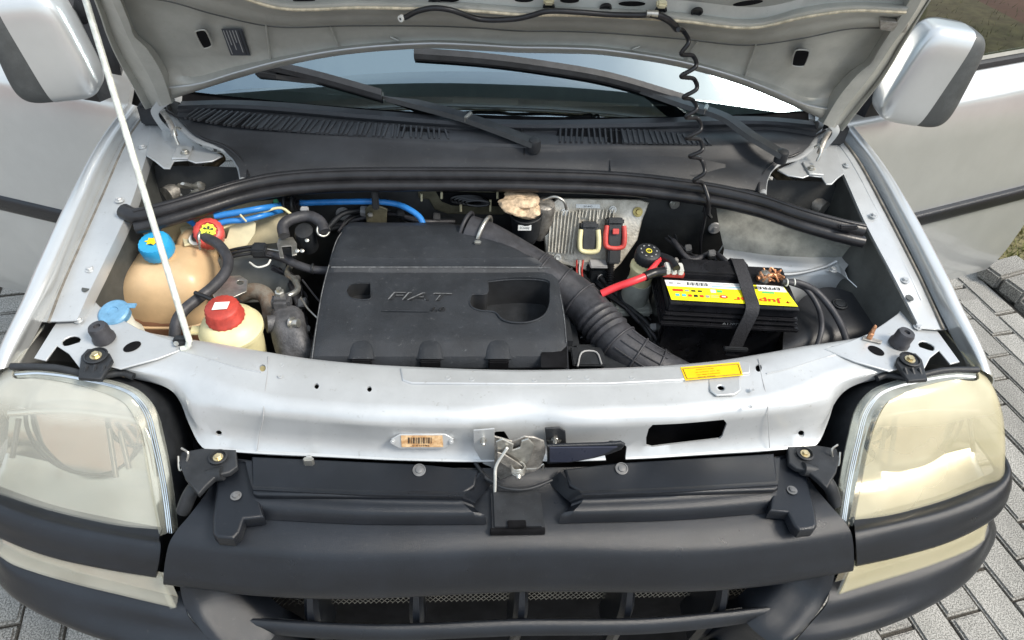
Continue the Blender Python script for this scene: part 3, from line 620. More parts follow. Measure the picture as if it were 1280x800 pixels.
# wipers
def wiper(blade, arm, pivot, lab):
    w_ = bpy.data.objects.new('wiper', None); link(w_, van); w_['label'] = lab
    B = [wsp(u, v, -.012+.0) + V((0,0,.026)) for u, v in blade]
    vv = [p+o for p in catmull(B, 30) for o in (V((0,-.012,-.005)), V((0,-.011,.006)), V((0,.0,.015)), V((0,.011,.006)), V((0,.012,-.005)))]
    mesh('blade', vv, grid_faces(5, 30, cu=True)+[(0,1,2,3,4),(145,146,147,148,149)], blk, w_, sharp=40)
    mesh('blade_rubber', [p+o for p in catmull(B, 30) for o in (V((0,-.001,-.004)), V((0,.0,-.024)), V((0,.003,-.004)))], grid_faces(3, 30), rub, w_)
    A = [P(u, v, z=z) for u, v, z in arm]
    c = catmull(A, 40); n = len(c); vv = []
    for i, p in enumerate(c):
        t = i/(n-1); hw = .009+.007*min(1, t*1.7); tn = (c[min(i+1,n-1)]-c[max(i-1,0)]).normalized(); sd_ = tn.cross(Z3).normalized()
        vv += [p-sd_*hw+V((0,0,-.005)), p-sd_*hw*.8+V((0,0,.005)), p+sd_*hw*.8+V((0,0,.005)), p+sd_*hw+V((0,0,-.005))]
    mesh('arm', vv, grid_faces(4, n, cu=True)+[(0,1,2,3),(4*n-4,4*n-3,4*n-2,4*n-1)], mat('wiper_black', (.03,.032,.034), .33, 0, .2, 40), w_, sharp=40)
    lathe('pivot_cap', [(.014,-.02),(.014,0),(.012,.006),(.005,.009)], A[-1]+V((0,0,.002)), (0,-.1,1), blk, w_, seg=20)
    k = c[0]; box('blade_joint', k+V((0,0,0)), (.05,.02,.018), blk, w_, ax=((c[3]-c[0]).normalized(), Z3.cross((c[3]-c[0]).normalized()).normalized(), Z3), bev=.004)
    j = c[int(n*pivot)]; tn = (c[int(n*pivot)+1]-j).normalized(); box('arm_spring_clip', j+V((0,0,.003)), (.008,.03,.016), steel, w_, ax=(tn, Z3.cross(tn).normalized(), Z3), bev=.003)
wiper([(296,90),(335,96),(400,111),(478,133)], [(334,92,1.172),(400,102,1.162),(480,120,1.145),(570,143,1.14),(620,160,1.135),(668,179,1.125)], .74, 'shorter wiper lying towards the left of the windscreen')
wiper([(518,82),(600,88),(680,98),(760,112),(850,138)], [(672,91,1.182),(735,94,1.182),(800,111,1.172),(850,128,1.165),(905,146,1.155),(940,170,1.14),(978,193,1.12)], .66, 'long wiper crossing the middle and right of the windscreen')

def ff2(p): return p*(1+noise.noise(p*3.1)*.5)
sup('insulation_foil', P(250,240, z=.97), (.05,.03,.03), steel, van, e=.9, nu=40, nv=24, fn=ff2, sharp=20)
sup('insulation_foil', P(985,238, z=.96), (.03,.02,.02), steel, van, e=.9, nu=36, nv=20, fn=ff2, sharp=20)
plate('wing_tag', [P(u, v, x=-.772) for u, v in ((180,238),(186,231),(192,238),(186,246))], .001, beige, van, bev=.0002, nrm=(1,0,0))

# ------------------------------------------------------------------ headlights
def headlight(s):
    L = lens_r if s > 0 else lens_l
    h = bpy.data.objects.new('headlight', None); link(h, van); h['label'] = 'yellowed headlight with a cloudy lens' if s > 0 else 'paler cloudy headlight, reflector showing through'
    rows = [PP([(1121,495,.944),(1134,489,.949),(1150,482,.952),(1190,475,.953),(1222,474,.95)]),
            PP([(1108,504,.937),(1124,497,.943),(1165,488,.947),(1212,482,.944),(1238,486,.936)]),
            PP([(1096,524,.918),(1126,517,.924),(1174,510,.925),(1220,506,.920),(1249,512,.905)]),
            PP([(1086,556,.882),(1127,553,.886),(1180,545,.890),(1228,542,.883),(1254,548,.868)]),
            PP([(1076,604,.822),(1125,594,.837),(1180,584,.841),(1230,577,.838),(1254,580,.826)]),
            PP([(1069,640,.778),(1120,629,.787),(1180,612,.792),(1228,598,.796),(1253,592,.798)]),
            PP([(1066,658,.76),(1120,646,.762),(1180,629,.766),(1230,608,.775),(1250,598,.782)])]
    rows2 = [r+[r[-1]+V((.004,.05,.002)), r[-1]+V((0,.13,.0))] for r in rows]
    lens = loft('lens', M(rows2, s), L, h, n=36, k=4, thick=.003, sharp=60, flip=1)
    O = PP([(1043,653,.745),(1050,600,.808),(1060,548,.868),(1072,508,.912),(1096,485,.94),(1150,471,.95),(1195,466,.953),(1220,468,.952)])
    O1 = PP([(1049,654,.755),(1057,600,.82),(1068,548,.88),(1079,512,.922),(1100,489,.946),(1150,474,.955),(1193,468,.957),(1219,470,.955)])
    O2 = PP([(1058,655,.758),(1066,600,.82),(1077,550,.876),(1087,514,.918),(1105,492,.945),(1150,478,.953),(1191,471,.955),(1218,472,.953)])
    I = PP([(1066,658,.765),(1078,600,.832),(1088,550,.89),(1095,526,.918),(1107,505,.938),(1122,495,.946),(1153,483.5,.953),(1190,475,.956),(1218,474,.953)])
    loft('lens_rim', M([O, O1, O2, I], s), lens_c, h, n=50, k=3, thick=.002)
    loft('rim_reflector', M([[p+V((0,.03,-.022)) for p in O1], [p+V((.01,.02,-.03)) for p in I]], s), chrome, h, n=40, k=3)
    loft('lamp_housing', M([O, [p+V((-.006,.02,-.015)) for p in O], [p+V((-.012,.09,-.08)) for p in O]], s), blk, h, n=40, k=2)
    # reflector bowl and shades inside
    c = mx(P(1168,560, z=.875), s)+V((0,.085,-.02)); ax = V((.12*s,-.86,.42))
    lathe('reflector_bowl', [(.006,-.05),(.03,-.046),(.055,-.034),(.075,-.014),(.088,.008),(.094,.010),(.094,.016),(.090,.016)], c, ax, chrome, h, seg=40)
    lathe('bulb_shield', [(.0005,.012),(.014,.01),(.016,-.01),(.014,-.045)], c+V((0,.0,0)), ax, cast, h, seg=20)
    ring3 = [mx(P(u_, v_, z=z_), s)+V((0,.035,-.02)) for u_, v_, z_ in ((1082,600,.83),(1090,560,.88),(1103,535,.905),(1140,526,.915),(1190,521,.917),(1240,524,.905))]; tube('bezel_step', ring3, .006, chrome, h, n=40, seg=8)
    c4 = c+V((-.085*s,-.012,.012)); lathe('side_reflector', [(.004,-.03),(.02,-.026),(.034,-.01),(.04,.006)], c4, ax, chrome, h, seg=28); lathe('side_bulb', [(.001,.012),(.008,.008),(.009,-.02)], c4, ax, mat('orange_bulb', (.6,.35,.1), .3), h, seg=14)
    back = [[p+V((0,.085 if i not in (0,6) else .03,-.03+.02*(i == 0))) for p in r] for i, r in enumerate(rows)]
    loft('inner_reflector', M(back, s), mat('reflector_dulled', (.62,.62,.58), .22, 1, .1, 10), h, n=24, k=2)
    for k in range(0):
        a = P(1100+k*34, 512-k*3, z=.93)+V((0,.03,-.03)); b = P(1085+k*36, 600-k*6, z=.83)+V((0,.04,-.02)); tube('reflector_rib', [mx(a,s), mx(a.lerp(b,.5)+V((0,.02,0)), s), mx(b,s)], .004, chrome, h, n=10, seg=8)
    for f_ in (.25,.5,.75): tube('rim_ridge', M([[a_.lerp(b_, f_)+V((0,-.0015,.0012)) for a_, b_ in zip(O1, O2)]], s)[0], .0011, chrome, h, n=50, seg=6)
    tube('bowl_edge', [c+(X3*cos(t)+V((0,.44,.9)).normalized()*sin(t))*.097+ax.normalized()*.012 for t in [2*pi*q_/32 for q_ in range(33)]], .0035, darkm, h, n=60, seg=8)
    tube('side_bowl_edge', [c4+(X3*cos(t)+V((0,.44,.9)).normalized()*sin(t))*.043+ax.normalized()*.008 for t in [2*pi*q_/24 for q_ in range(25)]], .003, darkm, h, n=48, seg=8)
    for a_, b_ in (((1120,545,.885),(1110,590,.84)), ((1132,542,.886),(1124,600,.83)), ((1226,530,.89),(1232,575,.84))): tube('inner_strut', [mx(P(*a_)+V((0,.03,-.015)), s), mx(P(*b_)+V((0,.03,-.015)), s)], .0045, mat('strut_grey', (.12,.12,.12), .3, .6), h, n=6, seg=8)
    plate('shade_plate', [mx(P(u_, v_, z=.885)+V((0,.055,-.01)), s) for u_, v_ in ((1108,528),(1150,520),(1158,540),(1112,550))], .003, MATS['strut_grey'], h, bev=.001)
    # screw ear on top
    e = PP([(1120,453),(1122,446),(1132,440),(1145,441),(1153,449),(1160,474),(1136,476)], z=.984)
    plate('mounting_ear', [mx(p, s) for p in e], .009, blk, h, bev=.0025)
    cc = mx(P(1137,450, z=.985), s)
    lathe('ear_ring', [(.018,0),(.019,.003),(.0165,.004),(.0155,.001)], cc, Z3, blk, h)
    hexbolt(cc+V((0,0,.001)), Z3, .0062, mat('brass_bolt', (.6,.5,.3), .35, .8, .15, 60), h)
    for q_ in (1134,1143,1152): tube('ear_rib', [mx(P(q_-3,460, z=.987), s), mx(P(q_+2,476, z=.977), s)], .0028, blk, h, n=4, seg=6)
    tube('top_seal', M([PP([(1096,473,.953),(1108,469,.956),(1135,472,.958),(1180,463,.962),(1222,462,.957)])], s)[0], .006, blk, h, n=40)
    # side bracket with bolt, curved arm
    bz = .872
    plate('side_bracket', [mx(p, s) for p in PP([(985,558),(1022,556),(1046,560),(1050,572),(1046,590),(1034,610),(1024,600),(1010,588),(996,585),(986,578)], z=bz)], .012, blk, h, bev=.003)
    tube('bracket_arm', M([PP([(1003,586,.868),(1020,590,.86),(1036,606,.845),(1044,630,.81)])], s)[0], .012, blk, h, n=20)
    cc = mx(P(1006,568, z=bz+.001), s); lathe('ear_ring', [(.0145,0),(.0155,.004),(.0125,.005),(.011,.001)], cc, Z3, blk, h); hexbolt(cc+V((0,0,.001)), Z3, .0055, MATS['brass_bolt'], h)
    tube('wire_clip', M([PP([(1047,556,.888),(1040,562,.885),(1043,578,.86),(1048,582,.858),(1050,565,.877)])], s)[0], .0018, steel, h, n=24, seg=6)
    # front of the hole round the lamp
    g0 = PP([(1117,468,.925),(1062,481,.925),(1042,496,.915),(1032,540,.865),(1020,560,.85),(1012,600,.80),(1035,652,.74)]); g1 = [p+V((.012*1,.05,-.06)) for p in g0]; g2 = PP([(1200,466,.93),(1090,486,.92),(1070,510,.9),(1058,550,.85),(1052,590,.8),(1048,620,.76),(1044,652,.72)]); g2 = [p+V((0,.05,-.05)) for p in g2]
    loft('lamp_recess', M([g0, g1, g2], s), darkm, van, n=30, k=3)
    # strip lamp under the bar
    t0 = PP([(1064,700,.715),(1100,694,.715),(1160,676,.722),(1215,655,.73),(1236,640,.74)]); t1 = PP([(1060,714,.70),(1100,704,.70),(1160,688,.705),(1215,668,.714),(1233,655,.722)]); t2 = PP([(1050,738,.672),(1100,722,.675),(1160,704,.68),(1213,683,.69),(1229,672,.70)]); t3 = PP([(1048,742,.668),(1100,726,.67),(1160,707,.676),(1213,686,.687),(1229,674,.697)])
    ts = loft('turn_signal', M([t0, t1, t2, t3, [p+V((0,.02,-.004)) for p in t3]], s), L, van, n=30, k=2, thick=.003)
    loft('turn_signal_back', M([[p+V((0,.02,0)) for p in t1], [p+V((0,.02,0)) for p in t3]], s), MATS['reflector_dulled'], ts, n=20)
    loft('end_facet', M([[t1[0]+V((-.003,.001,0)), t3[0]+V((-.003,.001,0))], [t1[0]+V((.006,-.003,.0)), t3[0]+V((.006,-.003,.002))]], s), lens_c, ts, n=6)
both(headlight)

# ------------------------------------------------------------------ bumper
def sidebar(s):
    b0 = PP([(1068,660,.768),(1120,648,.768),(1180,631,.772),(1230,610,.780),(1250,600,.786),(1257,585,.79)])
    b1 = PP([(1068,667,.772),(1120,656,.772),(1180,640,.776),(1232,619,.782),(1255,602,.788),(1260,583,.793)])
    b2 = PP([(1069,684,.755),(1120,672,.755),(1180,656,.76),(1234,634,.767),(1258,612,.776),(1262,590,.783)])
    b3 = PP([(1070,698,.730),(1120,687,.730),(1180,670,.736),(1232,646,.745),(1256,625,.755),(1261,600,.765)])
    b4 = PP([(1070,706,.714),(1120,695,.715),(1180,678,.722),(1229,655,.731),(1252,635,.742),(1258,610,.755)])
    ex = lambda r, d=0: r+[r[-1]+V((.004,.09,0)), r[-1]+V((-.01,.2,0))]
    rows = [ex([p+V((0,.02,0)) for p in b0]), ex(b0), ex(b1), ex(b2), ex(b3), ex(b4), ex([p+V((0,.04,-.004)) for p in b4])]
    loft('bumper_side_bar', M(rows, s), blk_s, van, n=44, k=4, sharp=60, thick=.003)
    e = [r[0] for r in rows]; mesh('bar_end', [mx(p+V((.001,0,0)), s) for p in e], [tuple(range(len(e)))], blk_s, van)
    l0 = PP([(1036,743,.665),(1060,742,.665),(1100,730,.667),(1160,710,.673),(1213,690,.683),(1230,672,.695),(1235,655,.70)])
    l1 = PP([(1015,775,.635),(1050,768,.635),(1100,756,.637),(1160,736,.645),(1213,708,.655),(1233,680,.668),(1240,655,.68)])
    l2 = PP([(985,806,.605),(1035,800,.605),(1090,786,.607),(1150,762,.612),(1205,728,.62),(1233,692,.636),(1242,660,.65)])
    l3 = [p+V((-.008,.008,-.03)) for p in l2]; l4 = [p+V((-.05,.03,-.16)) for p in l2]; l5 = [p+V((-.09,.08,-.32)) for p in l2]
    rows = [ex([p+V((0,.03,.002)) for p in l0]), ex(l0), ex(l1), ex(l2), ex(l3), ex(l4), ex(l5)]
    loft('bumper_corner', M(rows, s), blk_s, van, n=44, k=4, sharp=55, thick=.003)
    # cheek between the corner and the grille
    c0 = [P(1046,708,z=.715), l0[0], l1[0], l2[0], l3[0], l4[0]]; c2 = [V((p.x-.065, p.y+.045, p.z+.005)) for p in c0]; c1 = [V((p.x-.035, p.y+.012, p.z)) for p in c0]
    loft('grille_cheek', M([c0, [V((p.x-.02, p.y+.001, p.z)) for p in c0], c1, c2, [p+V((.0,.05,-.01)) for p in c2]], s), blk_s, van, n=30, k=4)
both(sidebar)
rows = [halfrow([(650,585,.846),(850,580,.846),(940,575,.846),(1000,566,.846)]),
        halfrow([(650,600,.834),(850,597,.834),(940,592,.834),(1004,585,.834)]),
        halfrow([(650,650,.824),(850,648,.824),(950,642,.824),(1038,634,.824)]),
        halfrow([(650,676,.815),(850,673,.815),(955,665,.816),(1056,654,.818)]),
        halfrow([(650,688,.806),(850,687,.806),(958,679,.808),(1062,664,.81)]),
        halfrow([(650,702,.789),(850,702,.789),(960,693,.791),(1065,677,.794)]),
        halfrow([(650,720,.763),(850,720,.763),(961,711,.766),(1066,693,.770)]),
        halfrow([(650,734,.738),(850,734,.738),(961,726,.742),(1066,708,.747)]),
        halfrow([(650,738,.726),(850,738,.726),(960,730,.73),(1065,712,.736)])]
rows.append([p+V((0,.05,-.002)) for p in rows[-1]])
loft('bumper_centre_bar', rows, blk_s, van, n=80, k=4, sharp=60, thick=.003)
# ribbed air guides on the shelf
for s in (1, -1):
    q = lambda l, z: [mx(p, s) for p in PP(l, z)]
    ag = plate('air_guide', q([(705,586),(770,578),(968,566),(973,610),(968,612),(735,620),(712,606)], .866), .012, blk_s, van, bev=.004, res=3)
    A = PP([(700,590,.862),(850,583,.862),(975,572,.862)]); B = PP([(722,612,.865),(850,607,.865),(973,600,.865)]); Cc = PP([(728,619,.868),(850,614,.868),(972,606,.868)]); D = PP([(729,625,.856),(850,620,.856),(972,611,.856)])
    E_ = PP([(722,634,.853),(850,629,.853),(970,619,.853)]); F_ = PP([(716,640,.850),(850,635,.850),(970,624,.850)]); G_ = PP([(712,654,.828),(850,650,.828),(975,640,.828)])
    loft('guide_ridge', M([A, B, Cc, D, E_, F_, G_], s), blk_s, ag, n=30, k=3, sharp=50)
    loft('guide_end', M([[r[0] for r in (A, B, Cc, D, E_, F_, G_)], [r[0]+V((-.018,-.0,-.03+.005*i)) for i, r in enumerate((A, B, Cc, D, E_, F_, G_))]], s), blk_s, ag, n=20, k=2)
    plate('guide_arm', q([(968,572),(1000,570),(1008,590),(1020,640),(1022,656),(1018,661),(1000,663),(992,655),(985,640),(962,638),(966,600)], .853), .026, blk_s, van, bev=.005, res=3)
    lathe('screw', [(.0085,0),(.009,.0012),(.006,.0014),(.005,.0045),(.002,.005)], mx(P(990,613, z=.854), s), Z3, screwm, van, seg=20)
    lathe('screw', [(.011,0),(.011,.002),(.0095,.0022),(.009,.0006),(.006,.0008),(.0055,.003),(.002,.0035)], mx(P(777,586, z=.868), s), (0,-.3,1), screwm, van, seg=20)
# small metal clip, left only
box('spring_clip', P(386,577, z=.872), (.017,.008,.018), steel, van, bev=.002); lathe('clip_screw', [(.005,0),(.004,.003),(.001,.0035)], P(386,572, z=.878), (0,-.4,1), steel, van, seg=14)
# centre block under the latch
cbk = box('latch_guide_block', P(646,640, z=.83), (.085,.075,.02), blk, van, bev=.004)
box('guide_block_slot', P(646,655, z=.842), (.03,.012,.006), darkm, cbk, bev=.001); box('guide_block_step', P(647,664, z=.83), (.09,.008,.012), darkm, cbk, bev=.001)
tube('guide_block_lip', PP([(612,600,.852),(628,609,.852),(650,612,.852),(668,609,.852),(690,600,.852)]), .0028, blk, cbk, n=24)
# grille
gl = thing('tmp', (0,0,0), '', ''); bpy.data.objects.remove(gl)
grl = bpy.data.objects.new('grille', None); link(grl, van)
yb = .02
sheetp = [V((-.52,.03,.80)), V((.52,.03,.80)), V((.52,.0,.12)), V((-.52,.0,.12))]
mesh('grille_backing', sheetp, [(0,1,2,3)], darkm, grl, smooth=False)
for u in (395,522,648,775,886):
    x0 = P(u, 762, y=-.09).x; st = ((.745,-.058,.008),(.70,-.085,.009),(.62,-.125,.013),(.52,-.115,.011),(.42,-.10,.010))
    L = []
    for kx, dy in ((-1,.012),(-.45,0),(.45,0),(1,.012),(1,.09),(-1,.09)): L.append([V((x0+kx*w3, y3+dy, z3)) for z3, y3, w3 in st])
    L.append(L[0]); loft('upright_rib', L, blk_s, grl, n=16, sharp=30)
rows = [halfrow([(650,774,.628),(800,773,.628),(900,765,.63),(968,757,.632)]), halfrow([(650,777,.628),(800,776,.628),(900,768,.63),(970,760,.632)]), halfrow([(650,790,.615),(800,788,.615),(900,779,.617),(972,769,.619)]), halfrow([(650,795,.605),(800,793,.605),(900,784,.607),(970,772,.609)])]
rows.append([p+V((0,.03,0)) for p in rows[-1]]); rows.insert(0, [p+V((0,.008,-.02)) for p in rows[0]])
loft('cross_bar', rows, blk_s, grl, n=50, k=2, sharp=50)
loft('cross_bar', [[p+V((0,0,-.12)) for p in r] for r in rows], blk_s, grl, n=50, k=2, sharp=50)
mv, mf = [], []
def wire(a, b, r=.0007):
    d = (b-a).normalized(); x = d.orthogonal().normalized()*r; y = d.cross(x); n = len(mv)
    for p in (a, b): mv.extend([p+x, p+y, p-x, p-y])
    for k in range(4): mf.append((n+k, n+(k+1) % 4, n+4+(k+1) % 4, n+4+k))
for k in range(120):
    x = -.5+k*.0105
    wire(V((x,-.03,.63)), V((x+.09,-.03,.495)), .0006); wire(V((x,-.031,.63)), V((x-.09,-.031,.495)), .0006)
mesh('wire_mesh', mv, mf, steel, grl, kind='stuff', smooth=False)

# ------------------------------------------------------------------ latch
la = bpy.data.objects.new('bonnet_latch', None); link(la, van)
ly = .028
LP = lambda l, y=ly: [P(u, v, y=y) for u, v in l]
plate('latch_plate', LP([(618,546),(640,552),(655,546),(668,547),(680,552),(682,566),(676,585),(668,590),(655,592),(640,594),(625,600),(618,592)], .012), .004, cast, la, bev=.0015)
plate('latch_flange', LP([(592,538),(618,536),(619,600),(616,600),(614,584),(604,580),(592,560)], .03), .0025, paint_in, la, bev=.001)
plate('latch_claw', LP([(620,553),(628,549),(642,556),(641,563),(650,560),(652,552),(660,549),(668,556),(664,572),(655,584),(640,588),(630,580),(622,566)], .004), .004, steel, la, bev=.0015)
plate('latch_arm', LP([(622,566),(630,568),(646,578),(660,588),(655,594),(640,588),(622,576)], -.002), .003, cast, la, bev=.001)
for i in range(4): tube('spring_coil', [P(648,583+i*2.2, y=-.004)+V((.011*cos(t),-.011*sin(t)*.8,.0008*t/6)) for t in [2*pi*k/12 for k in range(13)]], .0013, steel, la, n=26, seg=6)
lathe('pivot_stud', [(.009,0),(.009,.006),(.005,.007),(.004,.014),(.002,.015)], P(648,588, y=-.004), (0,-.7,-.3), steel, la, seg=18)
tube('safety_rod', [P(634,560, y=0), P(620,583, y=-.004), P(619,600, y=-.01), P(618,627, y=-.012)], .0026, whitep, la, n=18)
tube('spring_leg', [P(658,586, y=-.006), P(672,585, y=-.008), P(679,580, y=-.008), P(678,588, y=-.006)], .0013, steel, la, n=14, seg=6)
for (u, v) in ((604,548),(693,548)): hexbolt(P(u, v, y=.036), (0,-1,.25), .0065, steel, la, washer=1.9); lathe('bolt_tip', [(.0035,0),(.0035,.014),(.002,.016)], P(u, v, y=.03), (0,-1,.1), steel, la, seg=12)
plate('handle_bracket', LP([(681,536),(700,535),(707,540),(708,556),(684,560)], .034), .004, blk, la, bev=.0018)
hd = [(684,558),(720,557),(755,556),(777,554),(782,557),(777,563),(762,569),(742,574),(715,579),(684,581)]
plate('release_handle', LP(hd, .008), .008, blk_s, la, bev=.004, res=3)
plate('handle_face', LP([(687,560),(772,559),(755,568),(735,574),(710,578),(687,578)], .004), .003, mat('handle_blue_black', (.028,.032,.05), .3, 0, .1, 20), la, bev=.001)
tube('lower_cable', PP([(594,578,.86),(606,596,.85),(617,604,.848)]), .004, blk, la, n=12)

# ------------------------------------------------------------------ bonnet
HO = V((0,.76,1.17)); HT = V((0,-.5,.866)); HN = V((0,-.866,-.5))
def HP(u, v, off=0): return P(u, v, pl=(HO+HN*off, HN))
def HX(x, b, off=0): return HO+V((x,0,0))+HT*b+HN*off
def hrow(l, off):
    r = [HP(a[0], a[1], a[2] if len(a) > 2 else off) for a in l]; r[0].x = 0; return full(r)
U = (645,760,850,920,980,1030)
rowsH = [hrow([(645,64,-.02),(700,65,-.02),(760,68,-.02),(850,82,-.02),(920,102,-.02),(965,119,-.02),(1005,136,-.02),(1038,150,-.02)], 0),
 hrow([(645,66),(700,67),(760,69.5),(850,84),(920,104),(964,121),(1003,138),(1036,153)], .0),
 hrow([(645,58),(700,59),(760,62),(850,76),(920,95),(968,113),(1006,129),(1040,136)], .008),
 hrow([(645,55.5),(700,56),(760,59),(850,73),(920,91),(972,108),(1012,122),(1052,118)], -.006),
 hrow([(645,48),(700,48.5),(760,51),(850,60),(930,74),(986,82),(1034,84),(1082,80)], -.0115)]
_D = [(645,38),(700,38.5),(760,41),(850,48),(935,56),(1005,47),(1060,36),(1120,34)]; _G = [(645,8),(700,8.5),(760,10),(850,15),(940,24),(1008,8),(1068,2),(1138,6)]
for t_, o_ in ((0,-.012),(.10,.0),(.22,.006),(.38,.009),(.55,.024),(.68,.029),(.82,.027),(1,.008)):
    rowsH.append(hrow([(a[0]+(b[0]-a[0])*t_, a[1]+(b[1]-a[1])*t_) for a, b in zip(_D, _G)], o_))
_g = rowsH[-1]
for b, o in ((.41,.004),(.46,.0),(.52,.0),(.6,.02),(.84,.0)):
    rowsH.append([HX(p.x, b if b > .41 else max(b, (p.z-1.17)/.866+.02), o) for p in _g])
bon = loft('bonnet', rowsH, paint_dull, van, n=105, k=3, sharp=40, idx=True)
loft('outer_skin', [[p-HN*.03 for p in r] for r in (rowsH[0], rowsH[5], rowsH[12], rowsH[15], rowsH[17])], paint, bon, n=60, k=3, thick=.0015, idx=True)
tube('crease_shade', rowsH[5], .0022, wing, bon, n=140, seg=6)  # dark line painting the shade in the pressed crease
tube('hem_highlight', [p+HN*.002 for p in rowsH[2]], .0022, paint_in, bon, n=140, seg=6)  # paler tube painting the bright line along the rear hem
tube('ridge_highlight_bead', [p+HN*.001 for p in rowsH[10]], .0028, mat('cream_ridge_highlight', (.5,.44,.32), .6, 0, .3, 60), bon, n=140, seg=6)  # cream tube painting the highlight along the bonnet ridge
loft('rear_hem', [rowsH[0], [p-HN*.03 for p in rowsH[0]]], paint_dull, bon, n=60)
bon['label'] = 'raised bonnet, grey-green underside towards the camera'
for c_ in ([(243,39),(257,37),(266,57),(254,61)], [(994,62),(1013,63),(1006,83),(989,82)]):
    hq = [HP(u, v, .0) for u, v in c_]; cc_ = sum(hq, V())/4; pq = smooth_closed([((p-cc_).dot(X3), (p-cc_).dot(HT)) for p in [a.lerp(b, f_) for a, b in zip(hq, hq[1:]+hq[:1]) for f_ in (.18,.82)]])
    ring_ = [cc_+X3*p.x+HT*p.y for p in pq]; plate('opening_shade', ring_, .003, darkm, bon, bev=.0005); tube('opening_rim', ring_+[ring_[0]], .0016, paint_dull, bon, n=60, seg=6)  # dark plate paints the shade inside the opening; nothing is cut
# side frames of the bonnet with the hinge leg
for s in (1, -1):
    f = lambda l: [mx(HP(a[0], a[1], a[2]), s) for a in l]
    e0 = f([(1024,150,-.005),(1040,118,-.005),(1062,92,-.005),(1082,78,-.005),(1090,68,-.005),(1122,14,-.005),(1140,-20,-.005),(1260,-230,-.005)])
    e1_ = f([(1030,154,.022),(1050,120,.022),(1074,92,.022),(1090,80,.022),(1098,66,.022),(1130,16,.022),(1150,-20,.022),(1275,-230,.022)])
    e2_ = f([(1040,158,.024),(1060,128,.024),(1084,98,.024),(1100,76,.024),(1109,62,.024),(1142,14,.024),(1160,-20,.024),(1290,-230,.024)])
    e3_ = f([(1046,160,-.006),(1068,132,-.006),(1094,100,-.006),(1112,74,-.006),(1122,56,-.006),(1153,10,-.006),(1172,-20,-.006),(1300,-230,-.006)])
    e4_ = f([(1054,163,.006),(1075,136,.006),(1100,104,.006),(1117,78,.006),(1127,60,.006),(1160,6,.006),(1180,-24,.006),(1312,-230,.006)])
    loft('side_frame', [e0, e1_, e2_, e3_, e4_], paint_dull, bon, n=50, k=2, cross=False, thick=.003, sharp=30)
    loft('hinge_leg', [f([(1030,152,.012),(1040,168,.014),(1018,190,.03)]), f([(1046,153,.012),(1049,166,.016),(1026,194,.034)])], paint_in, bon, n=14, thick=.003)
    tube('hinge_link', M([[P(1040,158, z=1.12), P(1030,176, z=1.11), P(1024,192, z=1.09)]], s)[0], .006, cast, van, n=14, flat=.6)
    tube('hinge_hook', M([PP([(1018,184,1.1),(1024,182,1.108),(1026,190,1.1),(1021,202,1.08)])], s)[0], .003, steel, van, n=14)
    # hinge bracket on the body
    hb = PP([(1052,160),(1046,186),(1056,216),(1048,222),(1040,230),(1033,230),(1027,221),(1012,219),(1004,222),(985,219),(972,212),(980,208),(994,202),(1006,186),(1014,172),(1030,158)], z=1.066)
    b_ = plate('hinge_bracket', [mx(p, s) for p in hb], .004, paint_in, van, bev=.0018)
    plate('bracket_pad', [mx(p, s) for p in PP([(1003,202),(1022,204),(1030,218),(1012,217)], z=1.071)], .005, paint_in, b_, bev=.002)
    hexbolt(mx(P(1014,211, z=1.072), s), Z3, .006, steel, b_)
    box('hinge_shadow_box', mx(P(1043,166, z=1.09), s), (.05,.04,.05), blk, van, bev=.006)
    # pressed panel fold lines beside the arc
    for (a, b) in (((800,58),(790,72)), ((872,52),(858,84)),((945,56),(930,108))): tube('pressed_fold', [mx(HP(a[0],a[1],-.009), s), mx(HP(b[0],b[1]-10,-.004), s)], .0022, paint_dull, bon, n=6, seg=6)
# slots, round plugs and clips above the ridge
for (u, v, a, b) in ((790,5,17,3),(935,4,19,3),(712,1,12,3),(655,0,12,3),(560,0,14,3),(460,0,14,3),(380,1,14,3)):
    plate('slot_shade', [HP(u+a*(cos(t)), v+b*sin(t)-(cos(t)*2.5 if u == 935 else 0), .0115) for t in [2*pi*k/18 for k in range(18)]], .001, darkm, bon, bev=.0002)  # dark discs painting the shade inside the slots
for (u, v) in ((686,8),(757,9),(871,14),(543,2),(826,12)): lathe('rubber_plug', [(.011,0),(.011,.003),(.008,.004),(.007,.001)], HP(u, v, .012), HN, rub, bon, seg=18)
for (u, v) in ((686,1),(827,5)): box('hose_clip', HP(u, v, .02), (.018,.012,.014), beige, bon, ax=(X3, HT, HN), bev=.003)
plate('corner_pad', [HP(u, v, .024) for u, v in ((1100,26),(1136,30),(1132,42),(1100,38))], .01, cast, bon, bev=.002)
# sticker with small print
st = plate('sticker', [HP(u, v, -.008) for u, v in ((276.5,36.5),(303,36.5),(313.5,69.5),(288.5,69.5))], .0012, mat('sticker_grey_black', (.05,.055,.065), .4, 0, .1, 60), bon, bev=.0002)
for k in range(7):
    a = k/7+.07; A, B = V((276.5+26.5*a,37.5)), V((288.5+25*a,68.5)); ln = (.98,.6,.8,.5,.9,.98,.98)[k]
    A = A.lerp(B, .02); B = A.lerp(B, ln); o_ = [HP(A.x, A.y, -.0075), HP(A.x+1.1, A.y, -.0075), HP(B.x+1.1, B.y, -.0075), HP(B.x, B.y, -.0075)]
    mesh('print_line', o_, [(0,1,2,3)], bkp if k > 4 else gryp, st, smooth=False)

